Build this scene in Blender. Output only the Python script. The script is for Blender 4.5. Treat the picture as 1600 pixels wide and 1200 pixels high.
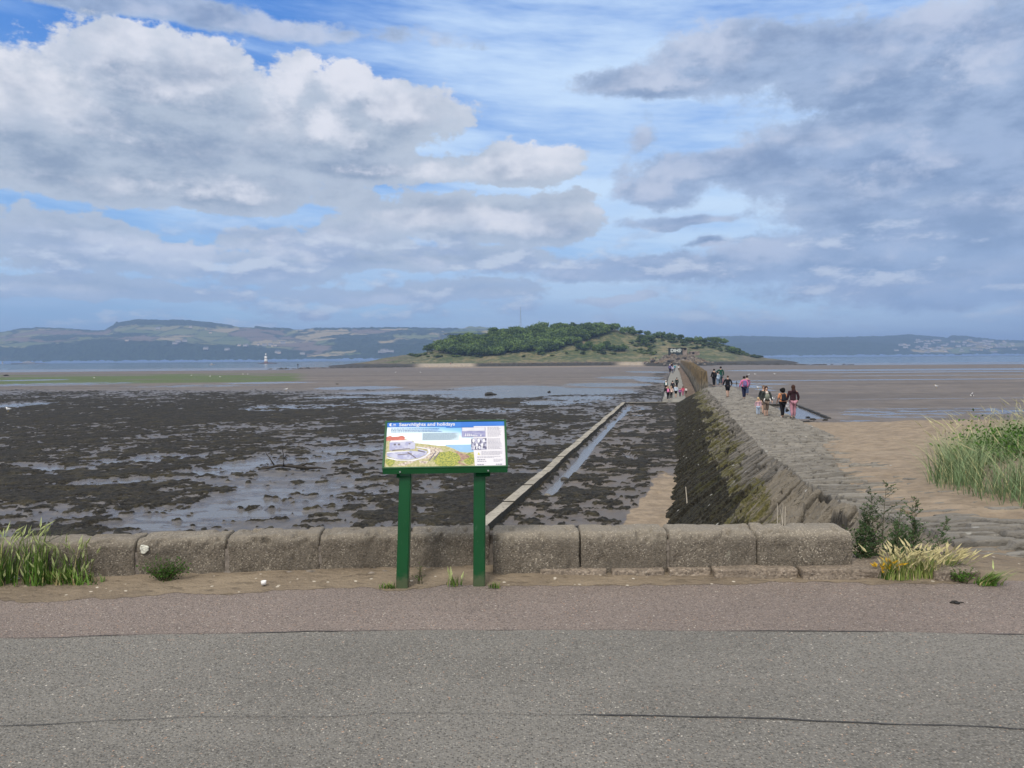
import bpy, bmesh, math, random
import numpy as np
from mathutils import Vector, Matrix

random.seed(7)
RNG = np.random.default_rng(7)
scene = bpy.context.scene
COL = scene.collection
for _o in list(bpy.data.objects):
    bpy.data.objects.remove(_o, do_unlink=True)

# ------------------------------------------------------------------ camera
EYE = Vector((0.0, 0.0, 1.6))
FPX = 1200.0                      # focal length in pixels of a 1600 px wide picture
PITCH, ROLL = math.radians(-1.885), math.radians(-0.45)
CAMROT = Matrix.Rotation(math.radians(90) + PITCH, 3, 'X') @ Matrix.Rotation(ROLL, 3, 'Z')
cam_data = bpy.data.cameras.new('camera')
cam_data.sensor_width = 36.0
cam_data.lens = 36.0 * FPX / 1600.0
cam_data.clip_start = 0.05
cam_data.clip_end = 60000
cam = bpy.data.objects.new('camera', cam_data)
cam.matrix_world = Matrix.Translation(EYE) @ CAMROT.to_4x4()
COL.objects.link(cam)
scene.camera = cam


def ray(px, py):
    return CAMROT @ Vector(((px - 800) / FPX, -(py - 600) / FPX, -1.0))


def ground(px, py, z):
    """point on the level z seen at that place of the picture (for measuring the site)"""
    d = ray(px, py)
    return EYE + d * ((z - EYE.z) / d.z)


def at(px, py, Y):
    d = ray(px, py)
    return EYE + d * (Y / d.y)


def horizon(px):
    return 560.5 - (px - 800) * math.tan(-ROLL)


# ------------------------------------------------------------------ node helper
class NT:
    def __init__(s, tree):
        s.t = tree
        s.n = tree.nodes
        s.l = tree.links

    def put(s, sock, v):
        if v is None:
            return
        if hasattr(v, 'is_linked') or isinstance(v, bpy.types.NodeSocket):
            s.l.new(v, sock)
        else:
            if sock.type == 'RGBA' and len(v) == 3:
                v = (*v, 1.0)
            sock.default_value = v

    def math(s, op, a, b=None, c=None, clamp=False):
        n = s.n.new('ShaderNodeMath'); n.operation = op; n.use_clamp = clamp
        for i, v in enumerate((a, b, c)):
            s.put(n.inputs[i], v)
        return n.outputs[0]

    def vm(s, op, a, b=None, out=0):
        n = s.n.new('ShaderNodeVectorMath'); n.operation = op
        s.put(n.inputs[0], a)
        if b is not None:
            if op == 'SCALE':
                s.put(n.inputs['Scale'], b)
            else:
                s.put(n.inputs[1], b)
        return n.outputs['Value'] if op in ('LENGTH', 'DOT_PRODUCT', 'DISTANCE') else n.outputs[0]

    def mix(s, f, a, b, mode='MIX'):
        n = s.n.new('ShaderNodeMix'); n.data_type = 'RGBA'; n.blend_type = mode
        s.put(n.inputs[0], f); s.put(n.inputs[6], a); s.put(n.inputs[7], b)
        return n.outputs[2]

    def fmix(s, f, a, b):
        n = s.n.new('ShaderNodeMix'); n.data_type = 'FLOAT'
        s.put(n.inputs[0], f); s.put(n.inputs[2], a); s.put(n.inputs[3], b)
        return n.outputs[0]

    def step(s, x, lo, hi, to0=0.0, to1=1.0, smooth=True):
        n = s.n.new('ShaderNodeMapRange')
        n.interpolation_type = 'SMOOTHSTEP' if smooth else 'LINEAR'
        s.put(n.inputs[0], x); s.put(n.inputs[1], lo); s.put(n.inputs[2], hi)
        s.put(n.inputs[3], to0); s.put(n.inputs[4], to1)
        return n.outputs[0]

    def noise(s, vec, scale, detail=4.0, rough=0.55, dist=0.0, color=False):
        n = s.n.new('ShaderNodeTexNoise')
        s.put(n.inputs['Vector'], vec)
        n.inputs['Scale'].default_value = scale
        n.inputs['Detail'].default_value = detail
        n.inputs['Roughness'].default_value = rough
        n.inputs['Distortion'].default_value = dist
        return n.outputs['Color' if color else 'Fac']

    def voro(s, vec, scale, feature='F1', out='Distance', rand=1.0):
        n = s.n.new('ShaderNodeTexVoronoi'); n.feature = feature
        s.put(n.inputs['Vector'], vec)
        n.inputs['Scale'].default_value = scale
        n.inputs['Randomness'].default_value = rand
        return n.outputs[out]

    def comb(s, x, y, z=0.0):
        n = s.n.new('ShaderNodeCombineXYZ')
        s.put(n.inputs[0], x); s.put(n.inputs[1], y); s.put(n.inputs[2], z)
        return n.outputs[0]

    def sep(s, v):
        n = s.n.new('ShaderNodeSeparateXYZ'); s.put(n.inputs[0], v)
        return n.outputs

    def attr(s, name, out='Fac'):
        n = s.n.new('ShaderNodeAttribute'); n.attribute_name = name
        return n.outputs[out]

    def coord(s, out='Object'):
        return s.n.new('ShaderNodeTexCoord').outputs[out]

    def pos(s):
        return s.n.new('ShaderNodeNewGeometry').outputs['Position']

    def bump(s, h, strength=0.5, dist=0.02):
        n = s.n.new('ShaderNodeBump')
        n.inputs['Strength'].default_value = strength
        n.inputs['Distance'].default_value = dist
        s.put(n.inputs['Height'], h)
        return n.outputs[0]


# ------------------------------------------------------------------ sky
SUN_EL, SUN_AZ = math.radians(50), math.radians(205)     # azimuth clockwise from +Y (view direction)
world = bpy.data.worlds.new('World')
scene.world = world
world.use_nodes = True
W = NT(world.node_tree)
W.n.clear()
WS = 0.1                                                 # strength of the Background node


def azel(px, py):
    d = ray(px, py).normalized()
    return math.atan2(d.x, d.y), math.asin(d.z)


# clouds: (x, y, half width, half height, weight) measured on the photograph, kept as sky directions
CUMULUS = [
    (120, 200, 300, 110, 1.0), (265, 150, 150, 90, 1.0), (330, 130, 60, 60, .7), (40, 170, 130, 90, .9),
    (500, 205, 170, 70, 1.0), (620, 180, 120, 55, 1.0), (460, 140, 40, 50, .7), (540, 150, 50, 45, .7),
    (180, 285, 400, 46, .85), (560, 265, 260, 26, .8), (350, 310, 130, 38, .8),
    (90, 385, 140, 52, .95), (210, 400, 150, 40, .8), (420, 375, 80, 24, .7),
    (560, 370, 100, 48, .9), (730, 345, 200, 52, 1.0), (810, 262, 92, 42, 1.0), (860, 350, 90, 50, .9),
    (640, 408, 260, 26, .75), (430, 430, 110, 32, .7), (740, 455, 100, 26, .7), (180, 455, 280, 22, .6),
    (495, 493, 26, 10, .8), (540, 465, 160, 20, .55), (960, 468, 60, 12, .6),
]
GREY = [
    (1180, 95, 200, 55, 1.0), (1060, 130, 170, 34, .85), (1400, 110, 200, 70, 1.0), (1580, 120, 180, 95, 1.0),
    (1330, 215, 130, 50, .9), (1480, 260, 270, 110, 1.0), (1560, 330, 240, 130, 1.0), (1330, 310, 160, 70, .95),
    (1030, 295, 70, 44, .95), (1110, 262, 130, 28, .9), (1240, 280, 120, 55, .85), (1300, 405, 250, 52, .8),
    (1070, 342, 120, 12, .7), (1110, 378, 50, 10, .6), (1010, 420, 200, 26, .7), (1500, 440, 260, 50, .7),
    (1008, 215, 22, 30, .5), (1340, 345, 60, 34, .7), (250, 20, 420, 22, .6), (0, 130, 90, 60, .6),
]


def cloud_group(name, lst, seed, detail, nscale):
    """density of one cloud bank: soft lumps with flat undersides, torn by fractal noise"""
    g = bpy.data.node_groups.new(name, 'ShaderNodeTree')
    g.interface.new_socket('P', in_out='INPUT', socket_type='NodeSocketVector')
    g.interface.new_socket('D', in_out='OUTPUT', socket_type='NodeSocketFloat')
    G = NT(g)
    gi = G.n.new('NodeGroupInput'); go = G.n.new('NodeGroupOutput')
    p = gi.outputs[0]
    sp = G.vm('MULTIPLY', G.vm('ADD', p, (seed, seed * .7, 0)), (1.0, 1.55, 1.0))
    big = G.math('MULTIPLY_ADD', G.noise(sp, nscale * 4.3, 6.0, .66), .42, G.math('MULTIPLY', G.noise(sp, nscale, detail, 0.62), .66))
    wrp = G.vm('SCALE', G.vm('SUBTRACT', G.noise(sp, 9.0, 2.0, 0.5, color=True), (.5, .5, .5)), 0.035)
    pw = G.vm('ADD', p, wrp)
    best = None
    for (x, y, rx, ry, w) in lst:
        a, e = azel(x, y)
        rx = rx / FPX; ry = ry / FPX
        q = G.vm('MULTIPLY', G.vm('SUBTRACT', pw, (a, e, 0)), (1 / rx, 1 / ry, 0))
        q = G.vm('MAXIMUM', q, G.vm('MULTIPLY', q, (-1, -1.5, 0)))
        d = G.math('MULTIPLY_ADD', G.vm('LENGTH', q), -w, w)
        best = d if best is None else G.math('SMOOTH_MAX', best, d, 0.25)
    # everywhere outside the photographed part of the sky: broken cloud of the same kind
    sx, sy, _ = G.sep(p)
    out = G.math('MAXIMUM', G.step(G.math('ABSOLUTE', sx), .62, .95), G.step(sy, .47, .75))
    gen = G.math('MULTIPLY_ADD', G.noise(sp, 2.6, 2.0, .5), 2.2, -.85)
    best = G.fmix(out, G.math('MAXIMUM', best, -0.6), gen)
    G.put(go.inputs[0], G.math('ADD', best, G.math('MULTIPLY_ADD', big, 2.0, -1.06)))
    return g


def use(group, p):
    n = W.n.new('ShaderNodeGroup'); n.node_tree = group
    W.put(n.inputs[0], p)
    return n.outputs[0]


def build_world():
    sky = W.n.new('ShaderNodeTexSky'); sky.sky_type = 'NISHITA'
    sky.sun_disc = False
    sky.sun_elevation = SUN_EL
    sky.sun_rotation = SUN_AZ
    sky.air_density = 1.0; sky.dust_density = 0.6; sky.ozone_density = 2.0
    k = 1.0 / WS
    d = W.coord('Generated')
    x, y, z = W.sep(d)
    az = W.math('ARCTAN2', x, y)
    el = W.math('ARCSINE', z)
    p = W.comb(az, el, 0)
    base = W.mix(1.0, sky.outputs[0], (.46, .80, 1.12, 1), 'MULTIPLY')
    base = W.mix(.55, base, W.mix(W.step(el, 0.02, 0.42), (.30 * k, .50 * k, .78 * k, 1), (.055 * k, .225 * k, .70 * k, 1)))
    # high thin streaks
    st = W.vm('MULTIPLY', p, (1.0, 5.0, 1.0))
    tilt = W.comb(W.math('ADD', az, W.math('MULTIPLY', el, .6)), W.math('MULTIPLY_ADD', az, .35, W.math('MULTIPLY', el, 6.0)), 3.1)
    ci = W.noise(tilt, 2.2, 6.0, .62)
    right = W.step(az, -.38, .18)
    lo = W.step(el, .50, .10)
    cov = W.math('MULTIPLY_ADD', right, .17, W.math('MULTIPLY', lo, .08))
    cfac = W.step(W.math('ADD', ci, cov), .44, .86)
    col = W.mix(W.math('MULTIPLY', cfac, .80), base, (.62 * k, .76 * k, .90 * k, 1))
    # grey stratocumulus
    patch = W.math('MULTIPLY_ADD', W.noise(W.vm('MULTIPLY', p, (1, 1.7, 1)), 22.0, 6.0, .6), .26, W.math('MULTIPLY', W.noise(W.vm('MULTIPLY', p, (1, 1.5, 1)), 7.0, 4.0, .55), .74))
    tone = W.step(W.noise(W.vm('MULTIPLY', p, (1, 2.3, 1)), 10.0, 7.0, .63), .36, .64)
    gg = cloud_group('GreyBank', GREY, 4.7, 8.0, 7.0)
    d0 = use(gg, p)
    d1 = use(gg, W.vm('ADD', p, (-.010, .024, 0)))
    al = W.step(d0, -.08, .24)
    lit = W.math('MULTIPLY', W.step(W.math('SUBTRACT', d0, d1), -.12, .42), W.step(patch, .42, .60, .10, 1.0))
    gcol = W.mix(lit, W.mix(tone, (.175 * k, .25 * k, .40 * k, 1), (.30 * k, .385 * k, .545 * k, 1)), (.46 * k, .51 * k, .63 * k, 1))
    thin = W.step(d0, .45, .05)
    gcol = W.mix(W.math('MULTIPLY', thin, .35), gcol, (.46 * k, .55 * k, .70 * k, 1))
    col = W.mix(W.math('MULTIPLY', al, .94), col, gcol)
    # cumulus
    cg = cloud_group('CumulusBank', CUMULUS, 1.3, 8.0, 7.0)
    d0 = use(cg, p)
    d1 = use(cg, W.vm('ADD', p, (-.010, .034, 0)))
    al = W.step(d0, -.03, .14)
    lit = W.step(W.math('SUBTRACT', d0, d1), -.12, .56)
    lit = W.math('MULTIPLY', lit, W.step(patch, .40, .58, .25, 1.0))
    shade = W.mix(W.math('MULTIPLY', W.step(d0, .75, .15), .6), W.mix(tone, (.225 * k, .285 * k, .385 * k, 1), (.385 * k, .44 * k, .52 * k, 1)), (.50 * k, .55 * k, .62 * k, 1))
    ccol = W.mix(lit, shade, (.68 * k, .685 * k, .73 * k, 1))
    # lower, farther clouds are seen through more air
    ccol = W.mix(W.step(el, .20, .0, 0, .6), ccol, (.32 * k, .44 * k, .64 * k, 1))
    # unseen clouds behind and above the viewer, whitened to make the ground light less blue
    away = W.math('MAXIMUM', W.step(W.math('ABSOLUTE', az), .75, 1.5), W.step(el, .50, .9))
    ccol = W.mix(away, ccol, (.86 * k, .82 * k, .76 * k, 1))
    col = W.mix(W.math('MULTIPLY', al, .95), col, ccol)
    # veil of low cloud and air towards the skyline
    low = W.noise(W.comb(az, W.math('MULTIPLY', el, 7.0), 0), 3.5, 5.0, .55)
    lf = W.math('MULTIPLY', W.step(el, .20, .03), W.step(low, .30, .62))
    col = W.mix(W.math('MULTIPLY', lf, .66), col, (.29 * k, .42 * k, .64 * k, 1))
    # rows of small far cumulus low over the hills
    pv = W.comb(W.math('MULTIPLY', az, 1.0), W.math('MULTIPLY', el, 2.6), 7.7)
    n0 = W.noise(pv, 11.0, 6.0, .6); n1 = W.noise(W.vm('ADD', pv, (-.006, .03, 0)), 11.0, 6.0, .6)
    band = W.math('MULTIPLY', W.step(el, .012, .05), W.step(el, .20, .12))
    pa = W.math('MULTIPLY', W.step(n0, .47, .60), band)
    pl = W.step(W.math('SUBTRACT', n0, n1), -.04, .16)
    col = W.mix(W.math('MULTIPLY', pa, .72), col, W.mix(pl, (.29 * k, .375 * k, .55 * k, 1), (.60 * k, .66 * k, .75 * k, 1)))
    col = W.mix(W.step(el, .05, -.01, 0, .7), col, (.22 * k, .36 * k, .65 * k, 1))
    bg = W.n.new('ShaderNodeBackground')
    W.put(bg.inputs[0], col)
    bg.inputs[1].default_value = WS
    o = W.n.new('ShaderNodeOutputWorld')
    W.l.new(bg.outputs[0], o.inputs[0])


build_world()
world.cycles.sampling_method = 'MANUAL'
world.cycles.sample_map_resolution = 512

# ------------------------------------------------------------------ sun
sd = bpy.data.lights.new('sun', 'SUN')
sd.energy = 2.0
sd.angle = math.radians(14)
sd.color = (1.0, .93, .83)
sun = bpy.data.objects.new('sun', sd)
_s = Vector((math.sin(SUN_AZ) * math.cos(SUN_EL), math.cos(SUN_AZ) * math.cos(SUN_EL), math.sin(SUN_EL)))
sun.rotation_euler = (-_s).to_track_quat('-Z', 'Y').to_euler()
sun.location = _s * 50
COL.objects.link(sun)

scene.view_settings.view_transform = 'Standard'
scene.view_settings.look = 'None'
scene.view_settings.exposure = 0.34
scene.view_settings.gamma = 1.0
scene.render.engine = 'CYCLES'
scene.cycles.use_denoising = True
scene.cycles.max_bounces = 6
scene.cycles.diffuse_bounces = 2
scene.cycles.glossy_bounces = 3
scene.cycles.transmission_bounces = 3
scene.cycles.volume_bounces = 0
scene.cycles.transparent_max_bounces = 8
scene.cycles.sample_clamp_indirect = 4.0

# ------------------------------------------------------------------ general helpers
def tag(o, label=None, cat=None, group=None, kind=None):
    if label: o['label'] = label
    if cat: o['category'] = cat
    if group: o['group'] = group
    if kind: o['kind'] = kind
    return o


def empty(name, loc=(0, 0, 0), rz=0.0):
    o = bpy.data.objects.new(name, None)
    o.empty_display_size = 0.2
    o.location = loc
    o.rotation_euler = (0, 0, rz)
    COL.objects.link(o)
    return o


def arr_mesh(name, V, Fc, mats=(), attrs=None, smooth=True, mi=None):
    """mesh from arrays: V (n,3), Fc (m,k) or list of such blocks"""
    me = bpy.data.meshes.new(name)
    V = np.asarray(V, dtype=np.float32)
    blocks = Fc if isinstance(Fc, list) else [Fc]
    blocks = [np.asarray(b, dtype=np.int32) for b in blocks if len(b)]
    loops = np.concatenate([b.ravel() for b in blocks])
    tot = np.concatenate([np.full(len(b), b.shape[1], dtype=np.int32) for b in blocks])
    start = np.concatenate([[0], np.cumsum(tot)[:-1]]).astype(np.int32)
    me.vertices.add(len(V)); me.vertices.foreach_set('co', V.ravel())
    me.loops.add(len(loops)); me.loops.foreach_set('vertex_index', loops)
    me.polygons.add(len(tot)); me.polygons.foreach_set('loop_start', start)
    if mi is not None:
        me.polygons.foreach_set('material_index', np.asarray(mi, dtype=np.int32))
    me.update(calc_edges=True)
    me.polygons.foreach_set('use_smooth', np.full(len(tot), smooth, dtype=bool))
    for k, a in (attrs or {}).items():
        a = np.asarray(a, dtype=np.float32)
        at_ = me.attributes.new(k, 'FLOAT', 'POINT')
        at_.data.foreach_set('value', a.ravel())
    for m in (mats if isinstance(mats, (list, tuple)) else [mats]):
        me.materials.append(m)
    return me


def link(name, me, parent=None, loc=None, rot=None):
    o = bpy.data.objects.new(name, me)
    COL.objects.link(o)
    if parent is not None: o.parent = parent
    if loc is not None: o.location = loc
    if rot is not None: o.rotation_euler = rot
    return o


def grid_faces(nr, nc):
    r, c = np.meshgrid(np.arange(nr - 1), np.arange(nc - 1), indexing='ij')
    a = (r * nc + c).ravel()
    return np.stack([a, a + 1, a + nc + 1, a + nc], axis=1)


class MB:
    """collects boxes, tubes, balls and polygons into one mesh"""
    def __init__(s):
        s.bm = bmesh.new()

    def box(s, cx, cy, cz, sx, sy, sz, rot=None, bevel=0.0, taper=1.0):
        r = bmesh.ops.create_cube(s.bm, size=1.0)
        vs = r['verts']
        for v in vs:
            t = taper if v.co.z > 0 else 1.0
            v.co = Vector((v.co.x * sx * t, v.co.y * sy * t, v.co.z * sz))
        if bevel:
            es = list({e for v in vs for e in v.link_edges})
            rb = bmesh.ops.bevel(s.bm, geom=es, offset=bevel, segments=2, affect='EDGES', profile=.6)
            vs = list({v for f in rb['faces'] for v in f.verts} | {v for v in vs if v.is_valid})
        M = (rot.to_4x4() if rot is not None else Matrix.Identity(4))
        for v in vs:
            v.co = M @ v.co + Vector((cx, cy, cz))
        return vs

    def tube(s, pts, rad, n=8, cap=True):
        pts = [Vector(p) for p in pts]
        rr = rad if isinstance(rad, (list, tuple)) else [rad] * len(pts)
        rings = []
        for i, p in enumerate(pts):
            d = (pts[min(i + 1, len(pts) - 1)] - pts[max(i - 1, 0)]).normalized()
            u = d.cross(Vector((0, 0, 1)))
            if u.length < 1e-3: u = Vector((1, 0, 0))
            u.normalize(); w = d.cross(u)
            rings.append([s.bm.verts.new(p + (u * math.cos(2 * math.pi * k / n) + w * math.sin(2 * math.pi * k / n)) * rr[i]) for k in range(n)])
        for a, b in zip(rings, rings[1:]):
            for k in range(n):
                s.bm.faces.new((a[k], a[(k + 1) % n], b[(k + 1) % n], b[k]))
        if cap:
            s.bm.faces.new(rings[0][::-1]); s.bm.faces.new(rings[-1])

    def ball(s, c, r, scale=(1, 1, 1), sub=2, rough=0.0, seed=0):
        res = bmesh.ops.create_icosphere(s.bm, subdivisions=sub, radius=1.0)
        rnd = random.Random(seed)
        ph = [rnd.uniform(0, 6.3) for _ in range(6)]
        for v in res['verts']:
            c0 = v.co.copy()
            k = 1 + rough * (math.sin(c0.x * 2.3 + ph[0]) * math.sin(c0.y * 2.9 + ph[1]) + .6 * math.sin(c0.z * 4.1 + ph[2] + c0.x * 3) + rnd.uniform(-.35, .35))
            v.co = Vector((c0.x * r * scale[0] * k, c0.y * r * scale[1] * k, c0.z * r * scale[2] * k)) + Vector(c)

    def poly(s, pts):
        return s.bm.faces.new([s.bm.verts.new(p) for p in pts])

    def build(s, name, mat, parent=None, smooth=False, loc=None, rot=None):
        bmesh.ops.recalc_face_normals(s.bm, faces=s.bm.faces[:])
        me = bpy.data.meshes.new(name)
        s.bm.to_mesh(me); s.bm.free()
        me.polygons.foreach_set('use_smooth', np.full(len(me.polygons), smooth, dtype=bool))
        for m in (mat if isinstance(mat, (list, tuple)) else [mat]):
            me.materials.append(m)
        return link(name, me, parent, loc, rot)


def dup(o, parent=None):
    c = o.copy()
    COL.objects.link(c)
    c.parent = parent
    for ch in o.children:
        dup(ch, c)
    return c


# ------------------------------------------------------------------ value noise on arrays
def _hash(ix, iy, seed):
    h = (ix.astype(np.int64) * 374761393 + iy.astype(np.int64) * 668265263 + seed * 1442695041) & 0xFFFFFFFF
    h = ((h ^ (h >> 13)) * 1274126177) & 0xFFFFFFFF
    h = ((h ^ (h >> 16)) * 2246822519) & 0xFFFFFFFF
    return ((h ^ (h >> 15)) & 0xFFFFFF) / float(0xFFFFFF)


def vnoise(x, y, seed=0):
    ix = np.floor(x); iy = np.floor(y)
    fx = x - ix; fy = y - iy
    fx = fx * fx * fx * (fx * (fx * 6 - 15) + 10); fy = fy * fy * fy * (fy * (fy * 6 - 15) + 10)
    ix = ix.astype(np.int64); iy = iy.astype(np.int64)
    a = _hash(ix, iy, seed); b = _hash(ix + 1, iy, seed)
    c = _hash(ix, iy + 1, seed); d = _hash(ix + 1, iy + 1, seed)
    return (a * (1 - fx) + b * fx) * (1 - fy) + (c * (1 - fx) + d * fx) * fy


def fbm(x, y, seed=0, octv=4, gain=.5):
    s = 0.0; a = 1.0; t = 0.0
    for i in range(octv):
        s = s + a * vnoise(x * 2 ** i + 17.3 * i, y * 2 ** i - 9.1 * i, seed + i)
        t += a; a *= gain
    return s / t


def sst(x, lo, hi):
    t = np.clip((x - lo) / (hi - lo), 0, 1)
    return t * t * (3 - 2 * t)


def bricks(x, y, w, h, seed, jit=.35):
    """irregular courses: returns (random id per stone, distance to its joint)"""
    yy = y / h
    row = np.floor(yy)
    fy = yy - row
    off = _hash(row, row * 0 + 3, seed) * 7.0
    wr = w * (.7 + .8 * _hash(row, row * 0 + 9, seed))
    xx = x / wr + off
    col = np.floor(xx)
    # uneven joints
    j = (_hash(col, row, seed + 5) - .5) * jit
    col2 = np.where(xx - col < j, col - 1, col)
    fx = xx - col
    e = np.minimum(np.minimum(fy, 1 - fy) * h, np.minimum(np.abs(fx - np.maximum(j, 0)), 1 - fx + 0 * j) * wr)
    return _hash(col2, row, seed + 1), e, _hash(col2, row, seed + 2)


# ------------------------------------------------------------------ materials
MATS = {}


def newmat(name):
    m = bpy.data.materials.new(name)
    m.use_nodes = True
    t = NT(m.node_tree)
    b = m.node_tree.nodes['Principled BSDF']
    MATS[name] = m
    return m, t, b


def plain(name, col, rough=.6, var=.25, scale=6.0, bump=0.0, spec=.4, metal=0.0):
    """one colour broken up by wear and grain"""
    if name in MATS: return MATS[name]
    m, t, b = newmat(name)
    p = t.coord('Object')
    n = t.noise(p, scale, 5.0, .6)
    d = tuple(c * (1 - var) for c in col); l = tuple(min(1, c * (1 + var)) for c in col)
    t.put(b.inputs['Base Color'], t.mix(t.step(n, .3, .7), d, l))
    t.put(b.inputs['Roughness'], t.step(n, 0, 1, rough - .08, min(1, rough + .08)))
    b.inputs['Specular IOR Level'].default_value = spec
    b.inputs['Metallic'].default_value = metal
    if bump:
        t.put(b.inputs['Normal'], t.bump(t.noise(p, scale * 6, 4.0), .5, bump))
    return m


def asphalt(name, base, tint, seed):
    m, t, b = newmat(name)
    p = t.vm('ADD', t.pos(), (seed, seed * 2, 0))
    big = t.noise(p, .55, 4.0, .6)
    med = t.noise(p, 9.0, 4.0, .6)
    fine = t.noise(p, 85.0, 3.0, .7)
    col = t.mix(t.step(big, .3, .7), tuple(c * .80 for c in base), tuple(c * 1.16 for c in base))
    wear = t.noise(t.vm('MULTIPLY', p, (.35, 1.6, 1)), 1.3, 5.0, .65)
    col = t.mix(t.math('MULTIPLY', t.step(wear, .52, .72), .45), col, tuple(c * 1.3 for c in base))
    stain = t.noise(t.vm('ADD', p, (9, 4, 0)), .9, 5.0, .7)
    col = t.mix(t.math('MULTIPLY', t.step(stain, .60, .70), .4), col, tuple(c * .62 for c in base))
    col = t.mix(t.math('MULTIPLY', t.step(med, .45, .75), .35), col, tint)
    # aggregate: each chip its own shade
    cid = t.voro(p, 100.0, 'F1', 'Color')
    cr, cg, cb = t.sep(cid)
    cd = t.voro(p, 100.0, 'F1', 'Distance')
    chip = t.mix(cr, tuple(c * .40 for c in base), tuple(min(1, c * 1.65) for c in base))
    col = t.mix(t.math('MULTIPLY', t.step(cd, .66, .40), .80), col, chip)
    # sparse pale and reddish stones
    pw = t.vm('ADD', p, t.vm('SCALE', t.noise(p, 40.0, 2.0, .5, color=True), .02))
    for sc_, lo_, r0, r1 in ((74.0, .945, .42, .30), (118.0, .90, .40, .28), (46.0, .978, .34, .24)):
        c2 = t.sep(t.voro(pw, sc_, 'F1', 'Color'))
        d2 = t.voro(pw, sc_, 'F1', 'Distance')
        spark = t.math('MULTIPLY', t.step(c2[0], lo_, lo_ + .012), t.step(d2, r0, r1))
        spark = t.math('MULTIPLY', spark, t.step(t.noise(p, 1.7, 3.0, .6), .32, .60, .35, .95))
        pale = t.mix(t.step(c2[1], .55, .65), t.mix(c2[2], (.34, .32, .28), (.60, .56, .49)), (.42, .27, .19))
        col = t.mix(spark, col, pale)
    # open pores
    pore = t.step(t.noise(t.vm('MULTIPLY', p, (1, 1.6, 1)), 48.0, 3.0, .6), .36, .29)
    col = t.mix(t.math('MULTIPLY', pore, .8), col, tuple(c * .28 for c in base))
    t.put(b.inputs['Base Color'], col)
    b.inputs['Roughness'].default_value = .88
    b.inputs['Specular IOR Level'].default_value = .25
    h = t.math('ADD', t.math('MULTIPLY', fine, .5), t.math('MULTIPLY', t.step(cd, .7, .1), .8))
    h = t.math('SUBTRACT', h, t.math('MULTIPLY', pore, 1.0))
    t.put(b.inputs['Normal'], t.bump(h, .8, .005))
    return m


M_ROAD = asphalt('asphalt_grey', (.180, .173, .157), (.215, .20, .178), 0.0)
M_PAVE = asphalt('asphalt_red', (.205, .172, .154), (.245, .196, .168), 31.0)
M_TAR = plain('tar', (.045, .044, .043), .8, .4, 30)


def sand_mat(name, dry, dark, tracks):
    m, t, b = newmat(name)
    p = t.pos()
    n = t.noise(p, 1.1, 5.0, .6)
    f = t.noise(p, 26.0, 4.0, .65)
    col = t.mix(t.step(n, .3, .72), dark, dry)
    col = t.mix(t.math('MULTIPLY', t.step(f, .55, .75), .4), col, tuple(min(1, c * 1.35) for c in dry))
    g = t.noise(p, 190.0, 2.0, .7)
    col = t.mix(t.math('MULTIPLY', t.step(g, .58, .66), .45), col, tuple(c * .35 for c in dark))
    tr = t.noise(t.vm('MULTIPLY', p, (1, 1.9, 1)), tracks, 4.0, .6)
    col = t.mix(t.math('MULTIPLY', t.step(tr, .43, .34), .5), col, tuple(c * .45 for c in dark))
    sp = t.sep(t.voro(p, 30.0, 'F1', 'Color'))[0]
    sd_ = t.voro(p, 30.0, 'F1', 'Distance')
    col = t.mix(t.math('MULTIPLY', t.step(sp, .955, .965), t.step(sd_, .42, .3)), col, (.55, .50, .42))
    t.put(b.inputs['Base Color'], col)
    b.inputs['Roughness'].default_value = .93
    b.inputs['Specular IOR Level'].default_value = .2
    t.put(b.inputs['Normal'], t.bump(t.math('ADD', t.math('MULTIPLY', f, .6), t.math('MULTIPLY', tr, 1.4)), .9, .03))
    return m


M_SAND = sand_mat('drift_sand', (.285, .232, .168), (.18, .145, .108), 7.0)


def granular(name, base, dark, pale, scale=95.0):
    """coarse gritty stone"""
    m, t, b = newmat(name)
    p = t.pos()
    c = t.sep(t.voro(p, scale, 'F1', 'Color'))
    d = t.voro(p, scale, 'F1', 'Distance')
    col = t.mix(c[0], tuple(v * .62 for v in base), tuple(min(1, v * 1.38) for v in base))
    col = t.mix(t.math('MULTIPLY', t.step(c[1], .80, .9), t.step(d, .6, .35)), col, pale)
    gr = t.noise(p, scale * .62, 4.0, .7)
    col = t.mix(t.math('MULTIPLY', t.step(gr, .44, .33), .85), col, dark)
    st = t.noise(t.vm('MULTIPLY', p, (1.0, 1.0, .45)), 3.4, 5.0, .62)
    col = t.mix(t.math('MULTIPLY', t.step(st, .46, .66), .55), col, tuple(v * .6 for v in base))
    oi = t.n.new('ShaderNodeObjectInfo').outputs['Random']
    col = t.mix(t.step(oi, 0, 1, 0, .30, False), col, t.mix(oi, (.22, .20, .17), (.10, .085, .07)))
    lich = t.noise(p, 5.2, 5.0, .7)
    col = t.mix(t.math('MULTIPLY', t.step(lich, .62, .69), .45), col, (.30, .30, .24))
    # paler towards the top: high sun on the blocks, put into the colour
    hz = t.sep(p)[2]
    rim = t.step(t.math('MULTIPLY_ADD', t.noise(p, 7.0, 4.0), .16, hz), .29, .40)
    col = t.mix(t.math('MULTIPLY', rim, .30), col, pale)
    t.put(b.inputs['Base Color'], col)
    b.inputs['Roughness'].default_value = .9
    b.inputs['Specular IOR Level'].default_value = .25
    t.put(b.inputs['Normal'], t.bump(t.math('ADD', gr, t.math('MULTIPLY', d, -.7)), .9, .006))
    return m


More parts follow.
